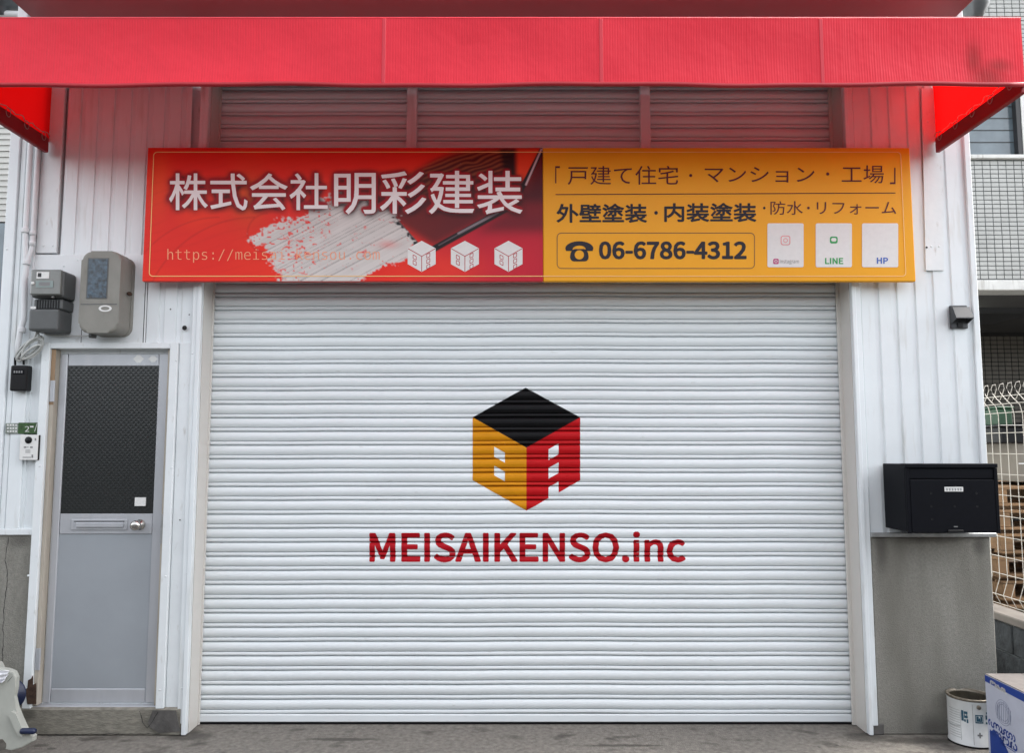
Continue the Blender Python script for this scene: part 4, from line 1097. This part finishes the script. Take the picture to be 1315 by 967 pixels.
# ================================================================== PAINT CAN, CARTON, JAR
gx_, gy_, _ = ground_at(1247.5, 953)
RR = .104; HC = .232
pc = thing('paint_can', (gx_, gy_, 0), 'open white paint can with teal lettering standing by the grey plinth', 'paint can')
MB().lathe((gx_, gy_, 0), [(RR - .004, .002), (RR, .006), (RR, .012), (RR - .003, .014), (RR - .003, HC - .02), (RR, HC - .016), (RR, HC - .012)], 48, caps=False).build('can_body', 'tin', pc, True)
MB().lathe((gx_, gy_, 0), [(RR - .001, HC - .012), (RR + .002, HC - .006), (RR + .001, HC), (RR - .008, HC), (RR - .010, HC - .006), (RR - .014, HC - .008), (RR - .014, HC - .012)], 48, caps=False).build('can_rim', 'tin_rim', pc, True)
MB().lathe((gx_, gy_, 0), [(RR - .014, HC - .011), (RR - .012, HC - .03), (RR - .012, .09), (.05, .086), (0, .088)], 40, caps=False).build('can_inside', 'tin_in', pc, True)
MB().lathe((gx_, gy_, 0), [(RR + .0012, .0), (RR + .0012, .009)], 48, caps=False).build('base_ring', 'black', pc, True)
def can_patch(name, u0, u1, v0, v1, m, n=6):
    bm = bmesh.new(); g = []
    for i in range(n + 1):
        a_ = R(u0 + (u1 - u0) * i / n); g.append([bm.verts.new((gx_ + (RR - .0018) * math.sin(a_) , gy_ - (RR - .0018) * math.cos(a_), z)) for z in (v0, v1)])
    for i in range(n): bm.faces.new((g[i][0], g[i + 1][0], g[i + 1][1], g[i][1]))
    me = bpy.data.meshes.new(name); bm.to_mesh(me); bm.free(); return link(name, me, m, pc, True)
vw = -math.degrees(math.atan2(gx_, D + gy_))              # angle that faces the camera
def C(u): return u + vw
def can_text(s, u0, u1, v0, v1, m, off=.03):
    v, t = text_tris(s, CJK, off); lo, hi = v.min(0), v.max(0)
    P_ = []
    for x, y in v:
        a_ = R(C(u0 + (u1 - u0) * (x - lo[0]) / (hi[0] - lo[0]))); P_.append((gx_ + (RR - .0015) * math.sin(a_), gy_ - (RR - .0015) * math.cos(a_), v0 + (v1 - v0) * (y - lo[1]) / (hi[1] - lo[1])))
    me = bpy.data.meshes.new('can_lettering'); me.from_pydata(P_, [], [tuple(int(i) for i in f) for f in t]); link('can_lettering', me, m, pc)
# the illegible teal blocks of print
for (u0, u1, v0, v1) in ((-22, -16, .125, .175), (-15, -6, .160, .172), (-15, -6, .140, .152), (-15, -11, .122, .134), (-9, -5, .118, .136), (-14, -12, .15, .162), (-9, -7, .15, .162)):
    can_patch('can_lettering', C(u0), C(u1), v0, v1, 'ink_teal')
can_patch('can_logo', C(12), C(33), .122, .162, 'ink_teal'); can_patch('can_logo_field', C(14), C(31), .128, .156, 'tin')
can_text('N', 16, 29, .130, .154, 'ink_teal', .02)
for (u0, u1, v0, v1) in ((42, 50, .165, .175), (40, 46, .14, .16), (48, 58, .12, .17), (40, 52, .118, .128)): can_patch('can_lettering', C(u0), C(u1), v0, v1, 'ink_teal')
can_patch('can_cross', C(20), C(24), .052, .078, 'ink_grey'); can_patch('can_cross', C(15.5), C(28.5), .061, .069, 'ink_grey')
can_patch('can_seam', C(6), C(6.8), .016, HC - .022, 'ink_grey')
for v_ in np.linspace(.04, .17, 12): can_patch('fine_print', C(-62), C(-26), v_, v_ + .0016, 'ink_grey')
can_patch('fine_frame', C(-24.6), C(-24), .03, .165, 'ink_grey')
a_ = R(C(22)); MB().lathe((gx_ + RR * math.sin(a_), gy_ - RR * math.cos(a_), HC - .034), [(.010, -.003), (.010, .004), (.006, .005), (0, .004)], 14, 'y').build('handle_lug', 'tin_rim', pc, True)
MB().tube([(gx_ + (RR + .001) * math.sin(R(C(u_))), gy_ - (RR + .001) * math.cos(R(C(u_))), .105 - .012 * math.cos(R((u_ + 50) * 2.2))) for u_ in range(-80, -20, 5)], .0012, 5).build('wire_handle', 'zinc', pc, True)

# carton
cz = .372; cx0, cy1 = X(1264, 866, -.25), -.25
crt = thing('carton', (cx0 + .2, cy1 - .2, 0), 'white and blue printed cardboard box behind the paint can', 'box')
def cb_box(nm, m_, x0, x1, y0, y1, z0, z1, par=crt, bev=.004): return MB().box(x0, x1, y0, y1, z0, z1, bev).build(nm, m_, par)
body = cb_box('carton_body', 'carton', cx0, cx0 + .36, cy1 - .46, cy1, .002, cz - .002)
cb_box('top_flap', 'carton_top', cx0 + .002, cx0 + .179, cy1 - .458, cy1 - .002, cz - .0015, cz + .002, bev=.001)
cb_box('top_flap', 'carton_top', cx0 + .182, cx0 + .358, cy1 - .458, cy1 - .002, cz - .0015, cz + .003, bev=.001)
def side_poly(nm, pts, m_, dx=.0006):     # pts: (distance from the back edge, z)
    bm = bmesh.new(); f = bm.faces.new([bm.verts.new((cx0 - dx, cy1 - u_, z)) for u_, z in pts]); f.normal_update()
    if f.normal.x > 0: f.normal_flip()
    me = bpy.data.meshes.new(nm); bm.to_mesh(me); bm.free(); link(nm, me, m_, crt)
side_poly('blue_band', [(.004, cz - .004), (.456, cz - .004), (.456, cz - .045), (.004, cz - .034)], 'ink_blue')
side_poly('blue_swoosh', [(.02, .11), (.06, .125), (.12, .10), (.17, .05), (.19, .006), (.02, .006)], 'ink_blue')
def ringside(c, a_, b_, w_, m_, n=24, dx=.0008):
    for i in range(n):
        t0, t1 = 2 * math.pi * i / n, 2 * math.pi * (i + 1) / n
        side_poly('printed_loop', [(c[0] + a_ * math.cos(t0), c[1] + b_ * math.sin(t0)), (c[0] + a_ * math.cos(t1), c[1] + b_ * math.sin(t1)),
                                  (c[0] + (a_ - w_) * math.cos(t1), c[1] + (b_ - w_) * math.sin(t1)), (c[0] + (a_ - w_) * math.cos(t0), c[1] + (b_ - w_) * math.sin(t0))], m_, dx)
def side_mesh(nm, polys, m_, dx=.0008):
    bm = bmesh.new()
    for pts in polys:
        f = bm.faces.new([bm.verts.new((cx0 - dx, cy1 - u_, z)) for u_, z in pts]); f.normal_update()
        if f.normal.x > 0: f.normal_flip()
    me = bpy.data.meshes.new(nm); bm.to_mesh(me); bm.free(); link(nm, me, m_, crt)
pl = []
for rr in (.058, .048, .038):
    for i in range(20):
        t0, t1 = 2 * math.pi * i / 20, 2 * math.pi * (i + 1) / 20
        pl.append([(.135 + rr * math.cos(t0), .232 + rr * math.sin(t0)), (.135 + rr * math.cos(t1), .232 + rr * math.sin(t1)), (.135 + (rr - .0022) * math.cos(t1), .232 + (rr - .0022) * math.sin(t1)), (.135 + (rr - .0022) * math.cos(t0), .232 + (rr - .0022) * math.sin(t0))])
for k in range(7): pl.append([(.085 + k * .016, .19), (.088 + k * .016, .19), (.098 + k * .016, .285 - abs(k - 3) * .008), (.095 + k * .016, .285 - abs(k - 3) * .008)])
side_mesh('printed_emblem', pl, mat('ink_haze', (.20, .23, .34), .5))
def side_text(s, u0, u1, v0, v1, m_, off=0., slope=0.):
    v, t = text_tris(s, CJK, off); lo, hi = v.min(0), v.max(0); P_ = []
    for x, y in v:
        f_ = (x - lo[0]) / (hi[0] - lo[0]); P_.append((cx0 - .001, cy1 - (u0 + (u1 - u0) * f_), v0 + (v1 - v0) * (y - lo[1]) / (hi[1] - lo[1]) + slope * f_))
    me = bpy.data.meshes.new('carton_lettering'); me.from_pydata(P_, [], [tuple(int(i) for i in f[::-1]) for f in t]); link('carton_lettering', me, m_, crt)
def squiggle(u0, v0, du, dv, seed):
    r_ = random.Random(seed); out = []
    for k in range(10):
        cu, cv = u0 + du * (k + .5) / 10, v0 + dv * .5 - .012 * k / 10
        a0 = r_.uniform(0, 6); n_ = 7; span = r_.uniform(2.5, 5); ra, rb = du / 15, dv * .42
        q_ = [(cu + ra * math.cos(a0 + span * j / n_), cv + rb * math.sin(a0 + span * j / n_)) for j in range(n_ + 1)]
        for p0, p1 in zip(q_, q_[1:]):
            dx, dy = p1[0] - p0[0], p1[1] - p0[1]; L = math.hypot(dx, dy) + 1e-6; nx, ny = -dy / L * .0042, dx / L * .0042
            out.append([(p0[0] + nx, p0[1] + ny), (p1[0] + nx, p1[1] + ny), (p1[0] - nx, p1[1] - ny), (p0[0] - nx, p0[1] - ny)])
    return out
side_mesh('blurred_script', squiggle(.02, .135, .19, .032, 4), 'ink_blue', .0010)
side_mesh('blurred_script', squiggle(.03, .098, .19, .032, 9), 'ink_blue', .0012)
side_mesh('blurred_script', squiggle(.05, cz - .034, .12, .018, 2), 'paper', .0012)
for v_ in (.088, .08): side_poly('fine_print', [(.10, v_), (.21, v_), (.21, v_ + .003), (.10, v_ + .003)], 'ink_haze_' if False else 'ink_blue')
# jar
jx, jy = 2.27, -.70
jr = thing('glass_jar', (jx, jy, 0), 'small murky glass jar with wire handle in front of the blue and white box', 'jar')
MB().lathe((jx, jy, 0), [(.030, .001), (.034, .006), (.034, .14), (.028, .155), (.026, .17), (.028, .172), (.028, .185), (.024, .185), (.024, .17)], 24).build('jar_body', 'jar', jr, True)
MB().lathe((jx, jy, 0), [(.0285, .168), (.030, .170), (.030, .188), (.0285, .19), (0, .19)], 24).build('jar_lid', 'zinc', jr, True)
MB().tube([(jx + .03 * math.cos(a), jy, .18 + .085 * math.sin(a)) for a in np.linspace(0, math.pi, 14)], .0022, 6).build('wire_handle', 'zinc', jr, True)

# ================================================================== HOSE REEL (bottom left)
hr = thing('hose_reel', ground_at(10, 965), 'pale grey plastic hose reel stand with navy crank, left of the door step', 'hose reel')
Yh = -.33
zoff = 0
def outl(dx=0):
    return [(-40, 858), (-6, 858), (10, 861), (17, 864), (20, 871), (19.5, 884), (17, 896), (20, 910), (26, 925), (33, 940), (43, 947), (42, 953), (28, 961), (14, 965), (6, 963), (10, 955), (4, 948), (-4, 949), (-10, 956), (-14, 966), (-40, 966)]
pts = [(at(x, y, Yh)[0], max(.002, at(x, y, Yh)[2])) for x, y in outl()]
b = MB().prism(pts, Yh, Yh + .03); 
es = [e_ for e_ in b.bm.edges if all(abs(v.co.y - Yh) < 1e-6 for v in e_.verts)]
bmesh.ops.bevel(b.bm, geom=es, offset=.006, segments=2, profile=.5, affect='EDGES')
b.build('side_plate', 'plastic_grey', hr)
b = MB().prism([(x - .17, z) for x, z in pts], Yh + .16, Yh + .185); b.build('side_plate', 'plastic_grey', hr)
c_ = at(-1, 899, Yh + .05)
MB().lathe((c_[0], Yh + .15, c_[2]), [(.06, 0), (.075, .01), (.075, .02), (.05, .024), (.05, .09), (.075, .094), (.075, .105), (.06, .11)], 32, 'y').build('reel_drum', 'navy', hr, True)
polypx([(10, 918), (14, 915), (20, 917), (30, 941), (28, 947), (22, 944)], Yh - .022, Yh - .001).build('brace_rib', 'plastic_grey', hr)
p0 = at(27, 939.5, Yh - .02); p1 = at(46, 939.5, Yh - .02)
MB().lathe((p0[0], Yh - .02, p0[2]), [(.012, 0), (.014, .006), (.014, p1[0] - p0[0] - .01), (.010, p1[0] - p0[0])], 16, 'x').build('crank_grip', 'navy', hr, True)
print_poly('handle_slot', [[(12.5 + 3.6 * math.cos(a) * .8 - 2.6 * math.sin(a), 873 + 3.4 * math.sin(a) - 3 * math.cos(a)) for a in np.linspace(0, 6.28, 15)[:-1]]], Yh - .0008, 'meter', hr)
clo = thing('cleaning_cloth', at(0, 880, Yh), 'crumpled white cloth draped over the pale grey hose reel', 'cloth')
def cf(u, v):
    p = at(-30 + 42 * u - 8 * v * u, 861 + 22 * v - 6 * u * v, Yh - .016)
    return (p[0], Yh - .016 - .010 * math.sin(9 * u + 4 * v) - .006 * math.sin(17 * v + 3 * u), p[2])
o = sheet('cloth_sheet', cf, 24, 14, 'cloth', clo); 
md = o.modifiers.new('thick', 'SOLIDIFY'); md.thickness = .003

# ================================================================== RIGHT: fence, block wall, pallets, tiled building
FX = 2.83
fn = thing('wire_fence', (FX, 1, .5), 'white welded wire fence with looped top edge on the dark block wall', 'fence')
fz0 = .57; fz1 = 1.722
wire_pts = [(0, 0, fz0), (-.03, 0, fz0 + .06), (0, 0, fz0 + .15), (0, 0, fz1 - .06), (-.02, -.012, fz1 - .01), (-.028, .03, fz1 + .030), (-.024, .072, fz1 + .062), (-.018, .098, fz1 + .092),
            (-.014, .088, fz1 + .116), (-.014, .062, fz1 + .118), (-.018, .046, fz1 + .090), (-.022, .062, fz1 + .050), (-.024, .092, fz1 + .012)]
def wire_mesh(y):
    return MB().tube([(FX + dx, y + dy, z) for dx, dy, z in wire_pts], .0021, 6)
y0w = -.5; nw = 42; st = .072
wv = wire_mesh(y0w).build('upright_wire', 'wire', fn, True)
base = WORLD[wv.name].copy()
for i in range(1, nw): again(wv, base + Vector((0, st * i, 0)), fn)
for z, dx in ((fz0, 0), (fz0 + .06, -.03), (.745, 0), (.845, 0), (.96, 0), (1.08, 0), (1.2, 0), (1.32, 0), (1.438, 0), (1.558, 0), (1.673, 0), (fz1, -.024), (fz1 + .045, -.026)):
    MB().tube([(FX + dx + .0045, y0w - .02, z), (FX + dx + .0045, y0w + st * nw, z)], .0022, 6).build('cross_wire', 'wire', fn, True)
# block wall
bw = thing('block_wall', (FX, 1.2, 0), 'low wall of dark rough blocks with pale cap under the wire fence', 'wall')
MB().box(FX - .055, FX + .055, -.55, 2.75, 0, .49).build('mortar_core', 'grout', bw)
blk = None
for r_ in range(3):
    for k in range(9):
        y = -.55 + k * .40 - (.2 if r_ % 2 else 0); z = .002 + r_ * .165
        ya, yb = max(-.55, y), min(2.75, y + .392)
        if yb - ya < .1: continue
        bb = MB().box(FX - .066, FX - .045, ya, yb, z, z + .157, .006)
        for v in bb.bm.verts: v.co.x += random.uniform(-.003, .003)
        bb.build('block', 'stone', bw)
MB().box(FX - .075, FX + .075, -.56, 2.76, .495, .54, .006).build('cap_stone', 'cap', bw)

# pallets
def pallet(x0, y0, z0, lab, grp):
    t = thing('pallet', (x0 + .55, y0 + .45, z0), lab, 'pallet', grp)
    def pc_(nm, a_): 
        return MB().box(*a_, .003).build(nm, 'pallet', t)
    for k in range(3): pc_('stringer', (x0 + k * .51, x0 + k * .51 + .08, y0, y0 + .9, z0 + .02, z0 + .108))
    for k in range(6):
        pc_('deck_board', (x0, x0 + 1.1, y0 + k * .162, y0 + k * .162 + .09, z0 + .11, z0 + .13))
    for k in range(3): pc_('deck_board', (x0, x0 + 1.1, y0 + k * .405, y0 + k * .405 + .09, z0 + .0, z0 + .018))
    return t
zz = 0.002
words = ['lowest', 'second', 'third', 'fourth', 'fifth', 'sixth', 'seventh', 'topmost']
for k in range(8):
    pallet(3.22 + random.uniform(-.03, .03), 1.05 + random.uniform(-.02, .02), zz, 'wooden pallet, %s of the stack behind the wire fence' % (words[k] if k in (0, 7) else words[k] + ' from the ground'), 'wooden pallets stacked behind the fence')
    zz += .155
bx1 = thing('storage_carton', (3.75, 1.5, zz), 'plain beige carton standing on the top pallet behind the fence', 'box')
MB().box(3.42, 4.2, 1.12, 1.85, zz, zz + .26, .004).build('carton_body', 'carton_beige', bx1); MB().box(3.42, 4.2, 1.118, 1.119, zz + .12, zz + .128).build('tape_strip', 'paper', bx1)
bx2 = thing('storage_crate', (3.75, 1.5, zz + .26), 'flat black crate on the beige carton behind the fence', 'crate')
MB().box(3.3, 4.22, 1.10, 1.86, zz + .262, zz + .37, .006).build('crate_body', 'black', bx2); MB().box(3.29, 4.23, 1.09, 1.87, zz + .371, zz + .385, .004).build('crate_rim', 'black', bx2)
bx3 = thing('plastic_crate', (3.4, 1.5, zz + .386), 'dark green plastic crate on top of the black crate behind the fence', 'crate')
MB().box(3.35, 3.45, 1.2, 1.7, zz + .387, zz + .50, .006).build('crate_body', 'crate_green', bx3); MB().box(3.34, 3.46, 1.19, 1.71, zz + .501, zz + .515, .003).build('crate_rim', 'crate_green', bx3)

# tiled building
TY = 5.5; tx0, tx1 = 4.6, 8.6
tb = thing('tiled_building', (6.6, TY, 0), 'pale tiled building with open parking bay beyond the wire fence', 'building')
zo = H + (575 - 355) / F * (TY + D) / 1.0 - .02; zo2 = H + (575 - 371) / F * (TY + D)
ztop = 9.2
wx0, wx1 = at(1243, 150, TY)[0], at(1304, 150, TY)[0]; wz0, wz1 = at(1270, 196, TY)[2], at(1270, 60, TY)[2]
b = MB(); b.box(tx0, wx0 - .12, TY, TY + .15, zo, ztop); b.box(wx1 + .12, tx1, TY, TY + .15, zo, ztop)
b.box(wx0 - .12, wx1 + .12, TY, TY + .15, zo, wz0 - .05); b.box(wx0 - .12, wx1 + .12, TY, TY + .15, wz1 + .05, ztop)
b.build('front_wall', 'grout', tb)
def tiles(nm, m_, x0, x1, z0, z1, Y, pw, ph_, skip=None, g_=.007, th=.008):
    vs, fs = [], []
    z = z0
    while z + ph_ < z1:
        x = x0
        while x + pw < x1:
            if not (skip and skip(x, x + pw, z, z + ph_)):
                a_, b_, c_, d_ = x + g_ / 2, x + pw - g_ / 2, z + g_ / 2, z + ph_ - g_ / 2
                n = len(vs); yo = Y - th + random.uniform(-.001, .001)
                vs += [(a_, yo, c_), (b_, yo, c_), (b_, yo, d_), (a_, yo, d_), (a_, Y, c_), (b_, Y, c_), (b_, Y, d_), (a_, Y, d_)]
                fs += [(n, n + 1, n + 2, n + 3), (n, n + 4, n + 5, n + 1), (n + 2, n + 6, n + 7, n + 3), (n, n + 3, n + 7, n + 4), (n + 1, n + 5, n + 6, n + 2)]
            x += pw
        z += ph_
    me = bpy.data.meshes.new(nm); me.from_pydata(vs, [], fs); o = link(nm, me, m_, tb); o['kind'] = 'stuff'; return o
skp = lambda a_, b_, c_, d_: b_ > wx0 - .12 and a_ < wx1 + .12 and d_ > wz0 - .06 and c_ < wz1 + .06
tiles('wall_tiles', 'tile', 5.3, 7.4, zo + .01, 9.0, TY - .0005, .101, .057, skp, g_=.011)
MB().box(tx0, tx1, TY - .03, TY + .3, zo2, zo - .004, .01).build('beam', 'render_white', tb)
MB().box(wx0 - .1, wx1 + .1, TY + .06, TY + .12, wz0, wz1).build('window', 'glass_dark', tb)
win = MB(); win.box(wx0 - .119, wx0 - .07, TY - .02, TY + .058, wz0 - .04, wz1 + .04); win.box(wx1 + .0, wx1 + .06, TY - .02, TY + .058, wz0 - .04, wz1 + .04); win.build('window_frame', 'sash', tb)
MB().box(wx1 + .061, wx1 + .118, TY - .03, TY + .058, wz0 - .04, wz1 + .04).build('window_casing', 'render_white', tb)
MB().box(wx0 - .14, wx1 + .16, TY - .06, TY + .03, wz0 - .09, wz0 - .042, .005).build('window_sill', 'render_white', tb)
for i in range(1, 6): MB().box(wx0 - .1, wx1, TY + .05, TY + .059, wz0 + i * .16, wz0 + i * .16 + .006).build('glass_wire', 'sash', tb)
BY = 9.2
b = MB(); b.box(tx0, 12, TY + .31, BY, zo2 + .02, zo2 + .2); b.build('bay_ceiling', 'soffit', tb)
b = MB(); b.box(tx0, 12, BY, BY + .2, 0, zo2 + .1); b.build('bay_back_wall', 'grout_dark', tb)
tiles('bay_tiles', 'tile_dark', 7.0, 10.2, 1.9, zo2, BY - .0005, .116, .075, None, g_=.014)
b = MB(); b.box(11.8, 12, TY, BY, 0, zo2 + .1); b.box(tx0, tx0 + .2, TY + .01, BY, 0, ztop - .2); b.build('bay_side_wall', 'soffit', tb)
b = MB(); b.box(tx0 + .2, 12, TY + .15, BY + .2, zo2 + .21, ztop - .3); b.build('upper_storeys', 'render_white', tb)
# tube
lp = thing('tube_light', at(1262, 402, 7), 'lit fluorescent tube on the dark ceiling of the parking bay', 'lamp')
q0 = Vector(at(1240, 402.5, 6.6)); q1 = Vector(at(1275, 400, 7.6)); zc_ = zo2 - .04
MB().tube([q0, q1], .022, 10).build('tube', 'tube_lit', lp, True)
MB().box(min(q0.x, q1.x), max(q0.x, q1.x) + .1, q0.y + .2, q1.y + .2, q0.z + .04, zo2 + .019).build('lamp_body', 'lamp_grey', lp)
# dark rain hopper and down pipe at the top right
dp = thing('rain_hopper', at(1252, 30, 1.2), 'dark metal rain hopper beyond the upper right corner of the shop', 'drainpipe')
c_ = at(1250, 0, 1.2); z22 = at(1250, 22, 1.2)[2]; rr = .5 * (at(1270, 5, 1.2)[0] - at(1233, 5, 1.2)[0])
MB().lathe((c_[0] + .0, 1.2, z22 + .02), [(rr * .45, -.03), (rr * .62, .0), (rr * .95, .05), (rr, .10), (rr, .5)], 24).build('hopper', 'duct', dp, True)
MB().tube([(c_[0] + .02, 1.2, z22 - .5), (c_[0] + .02, 1.2, z22 + .0)], .028, 10).build('down_pipe', 'duct', dp, True)

# ================================================================== LEFT: neighbour
ln = thing('neighbour_house', (-6.5, 4.6, 0), 'pale grey clapboard house beyond the left corner of the shop', 'building')
LY = 4.6; lz = at(5, 285, LY)[2]; lx1 = -4.0
MB().box(-9, lx1, LY, LY + 3, 0, 7.5).build('wall', 'soffit', ln)
vs, fs = [], []
z = lz
while z < 7.4:
    n = len(vs); vs += [(-9, LY - .022, z), (lx1, LY - .022, z), (lx1, LY - .008, z + .068), (-9, LY - .008, z + .068), (-9, LY - .001, z), (lx1, LY - .001, z)]
    fs += [(n, n + 1, n + 2, n + 3), (n, n + 4, n + 5, n + 1)]; z += .07
me = bpy.data.meshes.new('clapboards'); me.from_pydata(vs, [], fs); o = link('clapboards', me, 'far_siding', ln); o['kind'] = 'stuff'
MB().box(-9, lx1, LY - .02, LY - .001, lz - .9, lz - .02).build('dark_window', 'glass_dark', ln)
vc = thing('vent_cowl', at(8, 20, .45), 'black vent cowl with a short white pipe beyond the upper left corner', 'vent')
c_ = at(6, 12, .45)
MB().lathe((c_[0] - .02, .45, c_[2] - .01), [(.03, -.03), (.045, 0), (.05, .02), (.09, .03), (.10, .12), (.06, .2)], 20).build('cowl', 'duct', vc, True)
MB().tube([at3(-10, 16, .45), at3(8, 17, .45), at3(24, 18, .45), at3(40, 19, .42)], .02, 12).build('pipe', 'conduit', vc, True)
